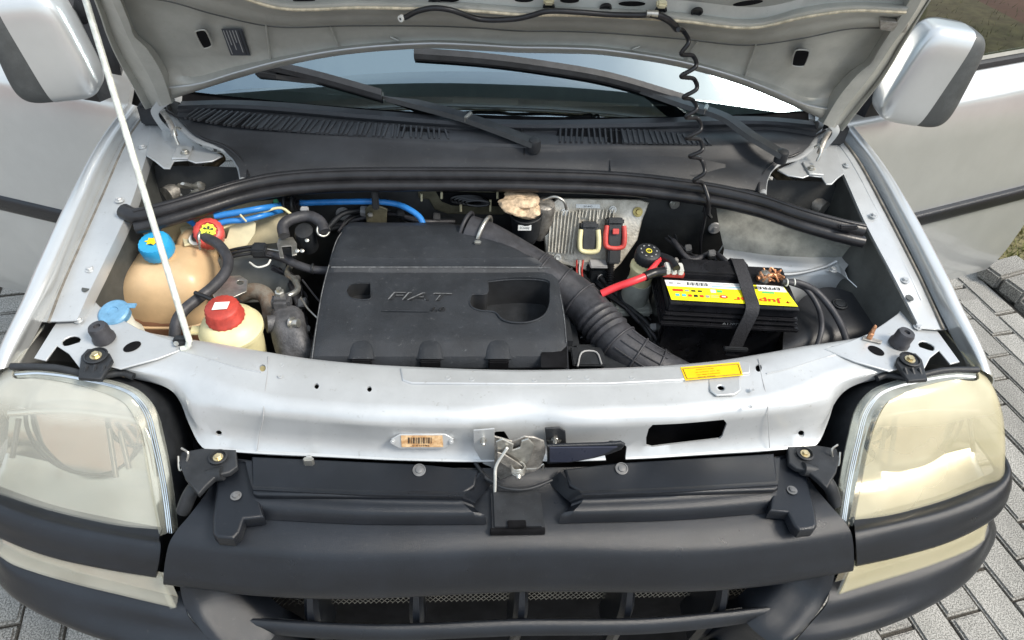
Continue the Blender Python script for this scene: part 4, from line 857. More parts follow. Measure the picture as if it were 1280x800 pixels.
# ------------------------------------------------------------------ open doors with mirrors
BE = .38
def splitx(ob, c, X, lim, Z, m):
    'the outer end of the shell is a grey plastic piece of its own'
    og = org(ob); nrm = (X-Z*.08).normalized(); co_ = V(c)-og+X*lim; parts = []
    for side in (1, -1):
        bm = bmesh.new(); bm.from_mesh(ob.data); g = bm.verts[:]+bm.edges[:]+bm.faces[:]
        bmesh.ops.bisect_plane(bm, geom=g, plane_co=co_, plane_no=nrm, clear_outer=side > 0, clear_inner=side < 0)
        parts.append(([v.co+og for v in bm.verts], [tuple(v.index for v in f.verts) for f in bm.faces])) if not bm.verts.index_update() else 0
        bm.free()
    me2 = mesh('tmp', parts[0][0], parts[0][1], paint, m, sharp=80); old = ob.data; ob.data = me2.data; bpy.data.objects.remove(me2)
    cen = V(c); return mesh('mirror_housing', [cen+(v-cen)*.99 for v in parts[1][0]], parts[1][1], mat('mirror_housing_grey', (.075,.08,.08), .55, 0, .15, 30, bump=.3, bsc=600), m, sharp=80)
def door(s):
    d = bpy.data.objects.new('front_door', None); link(d, van)
    hx, hy = (.875,.915) if s > 0 else (.875,.905); be = BE if s > 0 else .34
    c_, s_ = 1/math.hypot(1, be), be/math.hypot(1, be)
    D = lambda q, z, o=0: mx(V((hx+q*c_+o*s_, hy+q*s_-o*c_, z)), s)
    prof = [(.30,-.03),(.36,-.012),(.5,0),(.655,.006),(.9,.002),(1.035,-.004),(1.055,-.009),(1.072,-.022),(1.112,-.058),(1.118,-.07)]
    loft('door_skin', [[D(q, z+ (.012*q if z > 1 else 0), o) for q in (0,.02,.3,.6,.9,1.06)] for z, o in prof], paint, d, n=20, k=3, thick=.012, sharp=50)
    mo = [(.662,.006),(.667,.02),(.69,.024),(.71,.02),(.715,.006)]
    loft('door_moulding', [[D(q, z, o) for q in (.03,.3,.6,1.04)] for z, o in mo], blk_s, d, n=8, k=3, thick=.003, sharp=50)
    loft('moulding_edge', [[D(q, z, o) for q in (.03,.3,.6,1.04)] for z, o in ((.655,.007),(.662,.014))], lwht, d, n=8)
    loft('waist_seal', [[D(q, z+.012*q, o) for q in (.1,.4,.7,1.06)] for z, o in ((1.118,-.062),(1.132,-.064),(1.14,-.078))], blk, d, n=8, k=2, thick=.004)
    loft('chrome_line', [[D(q, z+.012*q, o) for q in (.1,.4,.7,1.06)] for z, o in ((1.14,-.072),(1.15,-.075))], paint_dull, d, n=8, thick=.002)
    loft('door_window', [[D(q, z, o) for q in (.16,.5,1.02)] for z, o in ((1.14,-.08),(1.4,-.12),(1.66,-.19))], sideglass, d, n=8, k=3)
    loft('window_frame', [[D(q, z, o) for q in (.0,.15,.98,1.06)] for z, o in ((1.66,-.185),(1.72,-.2))], paint, d, n=12, thick=.02)
    for q in (1.03,): loft('window_post', [[D(q-.03, 1.12, -.07), D(q-.03, 1.7, -.2)], [D(q+.03, 1.12, -.07), D(q+.03, 1.7, -.2)]], paint, d, n=8, thick=.02)
    loft('window_post', [[D(.0, 1.1, -.06), D(.12, 1.7, -.2)], [D(.05, 1.1, -.06), D(.16, 1.7, -.2)]], blk, d, n=8, thick=.02)
    loft('mirror_sail', [[D(.03, 1.11, -.05), D(.24, 1.12, -.05)], [D(.05, 1.25, -.09), D(.22, 1.25, -.09)], [D(.11, 1.42, -.12), D(.2, 1.42, -.12)]], blk, d, n=8, k=2, thick=.01)
    loft('inner_panel', [[D(q, z, -.10) for q in (.02,1.05)] for z in (.34,1.1)], cabm, d, n=6, thick=.01)
    # mirror
    m = bpy.data.objects.new('wing_mirror', None); link(m, van)
    cc = P(1161,93, pl=(D(0,0,.13), (D(0,0,1)-D(0,0,0)).normalized())) if s > 0 else P(53,56, pl=(D(0,0,.13), (D(0,0,1)-D(0,0,0)).normalized()))
    X = (D(1,0)-D(0,0)).normalized(); X = (X+V((0,-.42,0))).normalized(); Z = (Z3+X*.10*1).normalized(); Yy = V((0,0,0))+Z.cross(X)*s; Yy.normalize(); X = Yy.cross(Z).normalized()*s
    if X.x*s < 0: X = -X
    if Yy.y < 0: Yy = -Yy
    def fn(p): return V((p.x*(1-.10*p.z), p.y, p.z))
    mh = sup('mirror_cover', cc, (.082,.05,.112), paint, m, e=.42, ax=(X, Yy, Z), nu=64, nv=34, fn=fn, sharp=80)
    splitx(mh, cc, X, .022, Z, m)
    def fn2(p): return V((p.x*(1-.06*p.z), p.y, p.z))
    sup('mirror_glass_frame', cc+X*.002+Yy*.030, (.078,.035,.110), mat('mirror_housing_grey', (.075,.08,.08), .55, 0, .15, 30, bump=.3, bsc=600), m, e=.55, ax=(X, Yy, Z), nu=44, nv=26, fn=fn2, sharp=80)
    ct = P(1110,70, pl=(D(0,0,.05),(D(0,0,1)-D(0,0,0)).normalized())) if False else None
    nrm = (D(0,0,1)-D(0,0,0)).normalized()
    for z0 in (-.07,.07): tube('mirror_arm', [cc-X*.06+Z*z0+Yy*.03, D(.08, 1.2+z0*.7, -.03)], .022, blk, m, n=6, flat=1.0)
    loft('mirror_shoe', [[D(.0,1.1,.03), D(.18,1.1,.04)], [D(.02,1.17,.02), D(.16,1.17,.03)]], blk, m, n=6, thick=.05)
both(door)

# ================================================================== things standing in the engine bay
def ring(name, c, ax, R_, r, m, parent, n=28, seg=8, **kw):
    x, y, z = frame(ax, (1,0,0) if abs(V(ax).normalized().x) < .9 else (0,1,0))
    return tube(name, [V(c)+x*R_*cos(t)+y*R_*sin(t) for t in [2*pi*k/n for k in range(n+1)]], r, m, parent, n=n+1, seg=seg, caps=False, **kw)
# both strut towers: dull sheet behind, bright ledge below
def tower(s):
    m1 = mat('stained_grey', (.33,.33,.29), .6, .1, .2, 16, col2=(.13,.13,.115), lo=.35, hi=.7, bump=.3, bsc=80) if s > 0 else mat('yellowed_primer', (.42,.37,.24), .5, .1, .15, 12)
    rows = [PP([(895,258,.99),(960,270,1.0),(1030,288,1.01),(1090,300,1.02)]), PP([(900,290,.955),(960,300,.958),(1030,308,.968),(1072,312,.98)]), PP([(905,312,.93),(960,320,.93),(1020,323,.938),(1052,322,.95)])]
    loft('strut_tower', M(rows, s), m1, van, n=24, k=4, thick=.002)
    rows = [PP([(905,312,.932),(960,319.5,.932),(1020,322.5,.94),(1054,322,.952),(1062,330,.955)]), PP([(903,322,.928),(960,330,.928),(1015,333,.934),(1046,332,.945),(1056,338,.95)]), PP([(900,345,.90),(960,350,.90),(1010,352,.905),(1060,352,.92),(1085,370,.93)]), PP([(890,380,.85),(960,385,.85),(1010,380,.86),(1070,375,.88),(1120,400,.9)])]
    lg = loft('tower_ledge', M(rows, s), paint_in if s > 0 else wing, van, n=30, k=3, thick=.002)
    if s > 0:
        tube('ledge_bead', PP([(920,338,.925),(985,343,.922),(1030,334,.94),(1046,326,.955)]), .004, paint_in, lg, n=20); hexbolt(P(1041,338, z=.95), Z3, .006, paint_in, lg)
both(tower)
# engine under its cover
eng = thing('engine', (0,.38,.5), 'dark engine filling the bay under the big black plastic cover', 'engine')
box('cylinder_block', V((-.05,.38,.66)), (.42,.34,.36), darkm, eng, bev=.02)
box('cylinder_head', V((-.05,.40,.86)), (.36,.26,.10), blk, eng, bev=.015)
box('belt_cover', V((-.27,.36,.72)), (.08,.2,.34), blk, eng, bev=.02)
for i in range(5): lathe('pulley', [(.05-.006*i,0),(.055-.006*i,.01),(.05-.006*i,.02)], V((-.33+.01*i,.3+.05*i,.6+.05*i)), X3, cast if i % 2 else darkm, eng, seg=24)
box('side_housing', V((.20,.25,.84)), (.09,.10,.12), blk, eng, bev=.01)
box('side_housing', V((.14,.36,.78)), (.16,.12,.18), darkm, eng, bev=.02)
# engine cover
cv = thing('engine_cover', P(550,370, z=.96), 'large dusty black plastic engine cover with raised lettering and a deep rounded pocket', 'engine cover')
def crow(L, Rr, v, z, mids=3, dv=0):
    pts = [(L+(Rr-L)*k/(mids+1), v+dv*k/(mids+1), z) for k in range(mids+2)]; r = PP(pts)
    return [r[0]+V((-.012,.0,-.08)), r[0]+V((-.003,0,-.008)), r[0]+V((.004,0,0))]+r[1:-1]+[r[-1]+V((-.004,0,0)), r[-1]+V((.003,0,-.008)), r[-1]+V((.008,0,-.08))]
C = [crow(436,560,281,.93), crow(436,560,280,.985), crow(430,578,284,1.0), crow(424,615,298,1.003), crow(419,645,312,1.003), crow(415,668,323,1.0), crow(413,684,333,.984), crow(409,694,342,.975), crow(404,699,365,.972), crow(399,704,395,.968), crow(394,706,425,.962), crow(390,707,446,.952), crow(389,708,458,.935), crow(388,709,475,.88)]
cm = loft('cover_shell', C, cov, cv, n=64, k=4, thick=.003, cross=False, sharp=40)
hole = smooth_closed([(612,352),(650,349),(684,352),(687,364),(687,380),(680,394),(663,402),(643,403),(628,399),(618,390),(600,388),(589,383),(587,375),(591,368),(608,367),(610,356)])
hp = [P(p.x, p.y, z=.973) for p in hole]
dh = [P(u, v, z=.975) for u, v in ((463,354),(463,373),(446,374),(437,371),(433,364),(437,357),(447,354))]
cut(cm, [(hp, (0,0,.03)), (dh, (0,0,.03))])
bz_ = V((0,0,-.085))
n_ = len(hp); mesh('pocket', [p+V((0,0,.0015)) for p in hp]+[p+(V((.16,.3,.9))*0)+bz_ for p in hp], [(i, (i+1) % n_, n_+(i+1) % n_, n_+i) for i in range(n_)]+[tuple(range(n_, 2*n_))], mat('pocket_black', (.022,.023,.025), .45, 0, .2, 20), cv, sharp=50)
tube('pocket_rim', hp+[hp[0]], .0016, cov, cv, n=120, seg=6)
n_ = len(dh); mesh('small_pocket', dh+[p+V((0,0,-.03)) for p in dh], [(i, (i+1) % n_, n_+(i+1) % n_, n_+i) for i in range(n_)]+[tuple(range(n_, 2*n_))], MATS['pocket_black'], cv, sharp=50)
tube('pocket_rim', dh+[dh[0]], .001, cov, cv, n=50, seg=6)
pz = .9750
fxx = (P(570,378,z=pz)-P(480,376,z=pz)).normalized(); fyy = Z3.cross(fxx)
edge_l = mat('letter_rim_highlight', (.16,.165,.17), .45, 0, .3, 120)
text('lettering_highlight', 'FIAT', P(526,370.5, z=pz-.0002)-fxx*.0013+fyy*.0010, fxx, fyy, .0215, edge_l, cv, w_=.121, t=.005, shear=.25, bold=.012)  # lighter offset copy paints a rim highlight round the letters
text('lettering', 'FIAT', P(526,370.5, z=pz+.001), fxx, fyy, .020, MATS['pocket_black'], cv, w_=.118, t=.006, shear=.25, bold=.0)
text('lettering', '1.8', P(548,385.5, z=pz+.001), fxx, fyy, .009, MATS['pocket_black'], cv, w_=.026, t=.006, shear=.25)
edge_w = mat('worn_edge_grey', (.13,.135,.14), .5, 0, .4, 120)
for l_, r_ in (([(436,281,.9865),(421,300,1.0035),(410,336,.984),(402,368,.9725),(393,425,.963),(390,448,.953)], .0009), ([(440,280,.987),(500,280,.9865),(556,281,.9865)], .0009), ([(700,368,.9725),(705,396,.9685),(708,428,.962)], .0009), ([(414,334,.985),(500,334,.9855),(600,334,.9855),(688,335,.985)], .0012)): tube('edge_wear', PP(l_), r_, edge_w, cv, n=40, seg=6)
tube('raised_line', [P(478,388,z=pz+.0005), P(536,389,z=pz+.0005)], .0011, cov, cv, n=6, seg=6)
for i in range(5):
    if i < 4: pass
for u in (452,538,623):
    rr = [[P(u-17,418,z=.960),P(u-8,414,z=.962),P(u,413,z=.9625),P(u+8,414,z=.962),P(u+17,418,z=.960)], [P(u-18,434,z=.953),P(u-12,434,z=.9605),P(u,433,z=.9625),P(u+12,434,z=.9605),P(u+16,434,z=.953)], [P(u-19,449,z=.945),P(u-14,449,z=.955),P(u,449,z=.957),P(u+14,449,z=.955),P(u+18,449,z=.945)]]
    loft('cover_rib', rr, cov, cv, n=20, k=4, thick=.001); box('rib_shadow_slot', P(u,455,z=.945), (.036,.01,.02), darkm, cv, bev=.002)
plate('cover_notch', PP([(676,442),(682,432),(709,430),(709,459),(676,459)], z=.958), .002, darkm, cv, bev=.0004)

# intake hose
ih = thing('air_intake_hose', P(760,410, z=.92), 'thick ribbed black rubber air hose curving from the engine cover down beside the battery', 'hose')
hpth = PP([(585,290,.99),(606,298,.985),(640,318,.97),(690,350,.945),(725,376,.925),(752,406,.912),(775,432,.90),(806,454,.885),(850,478,.865)])
def hr(t):
    b = .036+.006*min(1, t*2); 
    if .60 < t < .705: b += .003*sin((t-.60)/.105*2*pi*4)
    return b
tube('hose_body', hpth, hr, hosem, ih, n=150, seg=28)
hc = catmull(hpth, 150)
for i in (46, 49, 62, 76, 110, 122, 134): ring('hose_rib', hc[i], hc[i+1]-hc[i-1], hr(i/149)+.001, .0024, hosem, ih, n=32)
for k in range(4):
    ang = 1.0+k*.45; l_ = []
    for i in range(112, 140, 4):
        x, y, z = frame(hc[i+1]-hc[i-1], (0,0,1)); l_.append(hc[i]+(x*cos(ang-1.4)+y*sin(ang-1.4))*(hr(i/149)+.0005))
    tube('hose_rib', l_, .0018, hosem, ih, n=20, seg=6)
ring('hose_clamp', P(604,293,z=.992), hc[12]-hc[2], .0385, .0045, steel, ih, n=36)
ring('hose_collar', P(582,286,z=.992), hc[12]-hc[2], .036, .004, hosem, ih, n=36)
box('clamp_screw', P(619,292, z=1.01), (.012,.016,.01), steel, ih, bev=.002); box('clamp_screw', P(597,303, z=1.01), (.014,.008,.008), steel, ih, bev=.002)


# battery
A, B = P(836,377, z=.972), P(1000,386, z=.972); E1 = (B-A).normalized(); E2 = Z3.cross(E1); LN = (B-A).length
BQ = lambda a, b, c=0: A+E1*a*LN+E2*b+Z3*c
bat = thing('battery', BQ(.5,.06,-.2), 'black car battery with a yellow and white label upside down on its lid', 'battery')
DP = .135; ax = (E1, E2, Z3)
box('battery_case', BQ(.5,DP/2+.012,-.11), (LN*.97,DP-.01,.15), mat('battery_black', (.012,.012,.014), .3, 0, .3, 30), bat, ax=ax, bev=.006)
bm_ = MATS['battery_black']
for i, (z_, gx, t_) in enumerate(((-.012,0,.022),(-.0285,.004,.007),(-.0385,.0065,.007),(-.050,.010,.010))):
    box('battery_lid' if i == 0 else 'lid_ridge', BQ(.5,DP/2-.002,z_), (LN+gx*2,DP+gx*2,t_), bm_, bat, ax=ax, bev=.0025)
box('lid_rear_block', BQ(.42,DP-.032,.005), (LN*.55,.05,.018), bm_, bat, ax=ax, bev=.004)
box('lid_inset', BQ(.5,.032,-.0005), (LN*.985,.078,.003), bm_, bat, ax=ax, bev=.001)
lb = [(.01,.004),(.985,.004),(.935,.066),(-.015+.03,.066)]
lp = lambda a, b, c=.0028: BQ(a, b, c)
lab = mesh('battery_label', [lp(.02,.003), lp(.985,.003), lp(.935,.064), lp(-.0,.064)], [(0,1,2,3)], lem, bat, smooth=False)
def quad(a0, b0, a1, b1, m, c=.0034): mesh('label_print', [lp(a0,b0,c), lp(a1,b0,c), lp(a1,b1,c), lp(a0,b1,c)], [(0,1,2,3)], m, lab, smooth=False)
mesh('label_print', [lp(.005,.045,.0033), lp(.62,.045,.0033), lp(.615,.064,.0033), lp(.0,.064,.0033)], [(0,1,2,3)], lwht, lab, smooth=False)
mesh('label_print', [lp(.72,.045,.0033), lp(.945,.045,.0033), lp(.93,.064,.0033), lp(.72,.064,.0033)], [(0,1,2,3)], lwht, lab, smooth=False)
for k in range(14): quad(.17+k*.012, .050, .17+k*.012+(.004 if k % 3 else .008), .060, bkp, .0038)
for a in (.03,.09): quad(a, .052, a+.03, .057, gryp, .0038)
for a in (.35,.45,.52): quad(a, .058, a+.08, .0595, gryp, .0038)
quad(.36,.050,.6,.0515,blup,.0038)
quad(.045,.030,.125,.037,redp)
for i, a in enumerate((.14,.19,.24)): quad(a,.031,a+.032,.036,bkp if i else gryp)
for i, (a, m_) in enumerate(((.06,blup),(.11,blup),(.155,redp),(.20,bkp),(.245,redp),(.29,gryp))): quad(a,.015,a+.03,.022,m_)
mesh('label_print', [lp(.43+.032*cos(t), .020+.0055*sin(t), .0036) for t in [2*pi*k/20 for k in range(20)]], [tuple(range(20))], redp, lab, smooth=False)
quad(.415,.018,.445,.022,lwht,.0040); quad(.34,.031,.38,.041,lwht); quad(.39,.033,.43,.040,grnp); quad(.33,.022,.39,.0235,gryp); quad(.33,.017,.39,.0185,gryp)
text('label_print', 'Jupiter', lp(.688,.017,.0040), -E1, -E2, .0165, redp, lab, w_=.098, bold=.02)
text('label_print', 'EPFREE', lp(.79,.054,.0040), -E1, -E2, .0085, bkp, lab, w_=.055, bold=.02)
quad(.745,.0385,.84,.0435,grnp); quad(.90,.012,.945,.014,redp); mesh('label_print', [lp(.92+.012*cos(t), .013+.005*sin(t), .0036) for t in [2*pi*k/5*2 for k in range(5)]], [(0,1,2,3,4)], redp, lab, smooth=False)
text('moulded_print', 'A12025-', BQ(.52,-.0075,-.043), E1, Z3, .006, gryp, bat, w_=.04)
strap = thing('battery_strap', BQ(.62,0,-.05), 'black woven strap running over the battery lid and down its front', 'strap')
sp = [BQ(.60,DP+.004,-.04), BQ(.605,DP-.002,.014), BQ(.615,.08,.016), BQ(.63,.03,.006), BQ(.63,-.004,.004), BQ(.625,-.013,-.01), BQ(.60,-.017,-.055), BQ(.585,-.018,-.12)]
def ribbon(name, pts, w_, th, m, parent, side, n=60):
    c = catmull(pts, n); vv = []
    for i, p in enumerate(c):
        t = (c[min(i+1,n-1)]-c[max(i-1,0)]).normalized(); sd_ = (side-t*side.dot(t)).normalized(); nn = sd_.cross(t)
        vv += [p-sd_*w_/2-nn*th/2, p-sd_*w_/2+nn*th/2, p+sd_*w_/2+nn*th/2, p+sd_*w_/2-nn*th/2]
    return mesh(name, vv, grid_faces(4, n, cu=True)+[(0,1,2,3),(4*n-4,4*n-3,4*n-2,4*n-1)], m, parent, sharp=50)
ribbon('webbing', sp, .027, .0025, strapm, strap, E1)
box('buckle', BQ(.59,-.022,-.098), (.05,.008,.010), blk, strap, ax=ax, bev=.002)
# positive clamp and lead
pc = thing('positive_lead', P(840,338, z=1.0), 'red battery cable with its white and red clamp on the left battery post', 'cable')
tube('red_sleeve', PP([(752,367,.955),(770,359,.97),(790,352,.985),(808,345,.99)]), .0078, mat('red_cable', (.75,.05,.06), .35, 0, .1, 40), pc, n=30)
tube('black_end', PP([(806,346,.99),(818,341,.992),(832,339,.995)]), .0095, rub, pc, n=16)
tube('red_sleeve', PP([(826,322,.99),(818,332,.99),(806,345,.985)]), .0055, MATS['red_cable'], pc, n=14)
tube('black_end', PP([(826,320,.992),(838,325,.998),(846,336,1.0)]), .008, rub, pc, n=14)
box('clamp_base', BQ(.07,.085,.008), (.045,.026,.012), red2, pc, ax=ax, bev=.002)
for a in (.02,.07,.12): box('clamp_block', BQ(a,.082,.019), (.011,.026,.014), whitep, pc, ax=ax, bev=.002)
lathe('clamp_nut', [(.006,0),(.006,.008),(.003,.012)], BQ(.09,.1,.02), Z3, cast, pc, seg=6)
ng = thing('negative_lead', P(965,345, z=1.0), 'bare copper battery lead and clamp on the right battery post with two black cables', 'cable')
lathe('battery_clamp', [(.013,0),(.013,.012),(.009,.013),(.009,.018),(.007,.019)], BQ(.80,.088,0), Z3, steel, ng, seg=24)
random.seed(3)
for k in range(16):
    a, b = random.uniform(.72,.92), random.uniform(.075,.095); q0 = BQ(a, b, .004)
    tube('copper_strand', [q0, q0+V((random.uniform(-.012,.012), random.uniform(-.01,.01), random.uniform(.008,.018))), q0+V((random.uniform(.0,.02), random.uniform(-.01,.008), random.uniform(.0,.012)))], .0018, copper, ng, n=10, seg=5)
tube('copper_core', [BQ(.74,.082,.006), BQ(.86,.09,.010), BQ(.95,.084,.008)], .0055, copper, ng, n=12)
tube('black_cable', PP([(978,352,.985),(990,354,.985),(1008,362,.97),(1023,385,.945),(1027,410,.93),(1019,440,.90)]), .0055, hosem, ng, n=50)
tube('black_cable', PP([(984,352,.985),(1000,354,.985),(1022,366,.965),(1045,395,.94),(1058,425,.92),(1060,445,.9)]), .0068, hosem, ng, n=50)
for q_ in (983,992): ring('cable_band', P(q_,353,z=.985), X3, .007, .0016, whitep, ng, n=16)
# black cover right of the battery
bx = thing('side_trim_cover', P(1060,400, z=.88), 'broad flat black plastic cover between the battery and the right wing', 'cover')
loft('cover_sheet', [PP([(985,395,.90),(1005,372,.915),(1035,360,.92),(1075,372,.915),(1110,395,.90),(1130,412,.90)]), PP([(980,415,.89),(1010,395,.91),(1045,385,.915),(1080,392,.91),(1110,408,.90),(1128,420,.895)]), PP([(978,440,.88),(1010,425,.90),(1045,420,.905),(1080,418,.90),(1105,425,.89),(1122,430,.885)]), PP([(975,470,.83),(1010,460,.85),(1045,455,.855),(1080,450,.85),(1105,450,.845),(1118,450,.84)])], mat('satin_dark_sheet', (.02,.021,.024), .42, 0, .2, 14, bump=.15, bsc=600), bx, n=30, k=4, thick=.003)
ring('moulded_ring', P(1050,380, z=.921), Z3, .014, .0022, blk, bx, n=22); lathe('plug', [(.011,0),(.011,.0025),(.008,.003)], P(1050,380, z=.921), Z3, blk, bx, seg=20)

# coolant tank
ct = thing('coolant_tank', P(213,365, z=.85), 'amber plastic coolant tank with one blue cap and one red cap', 'tank')
def tf(p):
    k = 1-.22*max(0, p.z)**1.5; return V((p.x*k+.16*max(0, p.z), p.y*k, p.z))
sup('tank_body', P(213,362, z=.895), (.094,.08,.085), amber, ct, e=.5, nu=48, nv=30, fn=tf, sharp=80)
sup('tank_lower_half', P(211,386, z=.838), (.0975,.086,.066), brown, ct, e=.35, nu=48, nv=24, sharp=80)
tube('tank_seam', [P(212,362,z=.905)+V((.097*math.copysign(abs(cos(t))**.6, cos(t)), .084*math.copysign(abs(sin(t))**.6, sin(t)), -.028)) for t in [pi+.05+(pi-.1)*k/20 for k in range(21)]], .003, amber, ct, n=40)
a_ = V((-.12,-.2,1)).normalized(); b_ = P(200,315, z=.99)
lathe('filler_neck', [(.026,-.03),(.024,.0),(.024,.012)], b_, a_, amber, ct)
bc_ = lathe('blue_cap', [(.030,.0),(.0315,.004),(.0315,.024),(.029,.030),(.012,.031),(.011,.027),(.001,.027)], b_, a_, bluecap, ct, seg=40, knurl=.045, sharp=60)
x_, y_, z_ = frame(a_)
plate('cap_symbol', [b_+a_*.0325+x_*.014*cos(t)*(1.2 if k % 2 else .75)+y_*.009*sin(t)*(1.2 if k % 2 else .75) for k, t in enumerate([2*pi*k/14 for k in range(14)])], .001, yel, bc_, bev=.0002)
a_ = V((.22,-.55,.8)).normalized(); b_ = P(262,295, z=.985)
lathe('filler_neck', [(.026,-.05),(.024,-.01),(.024,.005)], b_, a_, beige, ct)
rc = lathe('red_cap', [(.028,-.004),(.030,.0),(.030,.026),(.027,.032),(.018,.033),(.017,.030),(.001,.030)], b_, a_, redcap, ct, seg=36, knurl=.05, sharp=60)
x_, y_, z_ = frame(a_)
plate('cap_symbol', [b_+a_*.034+x_*.016*cos(t)*(1.0 if k % 2 else .8)+y_*.016*sin(t)*(1.0 if k % 2 else .8) for k, t in enumerate([2*pi*k/18 for k in range(18)])], .002, mat('cap_yellow_green', (.6,.7,.05), .4, 0, .1, 50), rc, bev=.0003)
text('cap_print', '*', b_+a_*.0352, x_, y_, .018, bkp, rc, w_=.019, bold=.02)
plate('tank_tab', PP([(224,282),(241,279),(247,302),(230,306)], z=.985), .006, beige, ct, bev=.002)
sup('tank_shoulder', P(248,312, z=.945), (.04,.035,.045), amber, ct, e=.8)
lathe('hose_nipple', [(.011,-.03),(.011,.01)], P(244,300, z=.985), (.2,-.7,.6), whitep, ct, seg=16)
bt = thing('beige_splash_panel', P(310,300, z=.95), 'pale yellow plastic panel to the right of the red tank cap, below the blue hoses', 'panel')
plate('panel_sheet', [P(u, v, pl=(P(305,295,z=.975), V((.2,-.75,.6)).normalized())) for u, v in ((283,298),(288,280),(308,272),(320,278),(319,292),(310,306),(290,316),(276,312),(270,300))], .006, beige, bt, bev=.002, smooth=False)
tube('panel_edge', [P(u, v, pl=(P(305,295,z=.98), V((.2,-.75,.6)).normalized())) for u, v in ((262,292),(300,276),(335,263),(352,260),(364,268))], .003, cream, bt, n=24)
hl = thing('tank_hose', P(260,350, z=.96), 'short bent black rubber hose looping over the coolant tank', 'hose')
tube('hose_body', PP([(244,296,.995),(256,297,1.0),(272,305,1.0),(284,322,.995),(283,338,.99),(268,357,.985),(248,373,.98),(230,388,.975),(221,402,.965),(218,425,.94)]), .0105, hosem, hl, n=70, seg=14)
ring('hose_clamp', P(252,297, z=1.0), (1,-.1,.1), .0115, .003, steel, hl, n=20); tube('clamp_tail', PP([(249,303,1.0),(250,312,1.0)]), .002, steel, hl)
# washer bottle
wb = thing('washer_bottle', P(146,405, z=.93), 'small white washer bottle neck with a blue flip cap in the left front corner', 'bottle')
b_ = P(148,402, z=.955); lathe('bottle_neck', [(.034,-.10),(.034,-.03),(.026,-.015),(.0245,.012),(.0215,.014)], b_, (-.05,0,1), mat('milky_plastic', (.7,.69,.6), .4, 0, .1, 30), wb)
wc = lathe('flip_cap', [(.0265,0),(.0275,.003),(.0275,.009),(.024,.012),(.010,.0125),(.009,.0105),(.001,.0105)], b_+Z3*.016, (-.1,-.25,1), washblue, wb, seg=30)
box('cap_tab', b_+V((.026,.01,.03)), (.02,.012,.003), washblue, wc, bev=.001); ring('cap_lip', b_+Z3*.014, (-.05,-.1,1), .0245, .002, washblue, wc)
# power steering reservoir
ps = thing('steering_fluid_reservoir', P(287,420, z=.9), 'cream round fluid reservoir with a red screw cap behind the crossmember', 'reservoir')
b_ = P(286,402, z=.965); lathe('reservoir_body', [(.045,-.12),(.050,-.06),(.052,-.024),(.0575,-.022),(.0575,-.014),(.054,-.010),(.049,0),(.036,.008),(.03,.010)], b_, (-.05,-.05,1), cream, ps, seg=44)
box('reservoir_lug', b_+V((-.055,-.005,-.018)), (.03,.02,.008), cream, ps, bev=.002)
rc = lathe('screw_cap', [(.033,0),(.0345,.003),(.0345,.009),(.031,.011),(.031,.028),(.028,.032),(.001,.032)], b_+V((-.003,.0,.008)), (-.05,-.12,1), red2, ps, seg=40, knurl=.04, sharp=60)
tc_ = b_+V((-.003,0,.008))+V((-.05,-.12,1)).normalized()*.033
plate('cap_label', [tc_+V((a, b, 0)) for a, b in ((-.014,-.010),(.012,-.008),(.014,.009),(-.012,.008))], .001, lwht, rc, bev=.0002, nrm=(-.05,-.12,1)); plate('cap_label', [tc_+V((a, b, .0008)) for a, b in ((-.006,-.006),(.008,-.005),(.009,.005),(-.004,.005))], .0008, yel, rc, bev=.0002, nrm=(-.05,-.12,1))
tube('vent_pipe', PP([(250,368,1.0),(262,373,1.0),(272,378,1.0)]), .0038, rub, ps, n=10); tube('overflow_hose', PP([(244,366,.995),(252,369,.997),(262,373,.998)]), .004, rub, ps, n=8)
# metal bracket and rusty elbow behind it
mb = thing('metal_bracket', P(290,352, z=.93), 'light grey steel bracket with a round hole behind the red screw cap', 'bracket')
plate('bracket_plate', PP([(262,362),(280,345),(300,344),(310,350),(308,364),(290,372),(268,372)], z=.935), .004, steel, mb, bev=.001, holes=[PP([(300+4.5*cos(t), 353+3*sin(t)) for t in [-2*pi*k/12 for k in range(12)]], z=.935)])
el = thing('rusty_elbow', P(325,372, z=.9), 'rusty brown metal elbow pipe right of the red screw cap', 'pipe')
tube('elbow_pipe', PP([(303,368,.90),(316,364,.91),(330,368,.91),(338,385,.90),(338,410,.87)]), .017, mat('rusty_iron', (.15,.10,.07), .75, .2, .45, 60, bump=.6, bsc=200, col2=(.2,.18,.15)), el, n=30, seg=16)
# engine mount
dcast = mat('dull_cast_iron', (.10,.10,.105), .5, .3, .3, 50, bump=.5, bsc=250)
em = thing('engine_mount', P(355,410, z=.88), 'grey cast metal engine mount arm with bolts left of the engine cover', 'engine mount')
loft('mount_arm', [PP([(346,392,.93),(352,388,.94),(366,388,.94),(374,396,.93)]), PP([(346,415,.92),(353,412,.935),(372,415,.935),(378,420,.92)]), PP([(352,440,.90),(360,437,.915),(382,438,.915),(386,444,.90)]), PP([(360,465,.87),(368,463,.88),(385,463,.88),(390,468,.87)])], dcast, em, n=18, k=4, thick=.012)
box('mount_top', P(352,378, z=.955), (.035,.03,.03), dcast, em, bev=.006); lathe('mount_nut', [(.009,0),(.009,.008),(.006,.009),(.005,.016)], P(350,368, z=.97), (0,-.1,1), steel, em, seg=6, sharp=20)
lathe('side_bolt', [(.012,0),(.012,.004),(.008,.005),(.008,.016)], P(364,404, z=.95), (1,-.3,.3), steel, em, seg=12); lathe('mount_bush', [(.017,-.01),(.017,.012),(.01,.014)], P(342,405, z=.93), (-1,-.3,.2), dcast, em, seg=22)
tube('steel_pipe', PP([(350,372,.95),(362,369,.955),(372,362,.95),(368,350,.94),(359,342,.93),(366,328,.92)]), .006, steel, em, n=34)
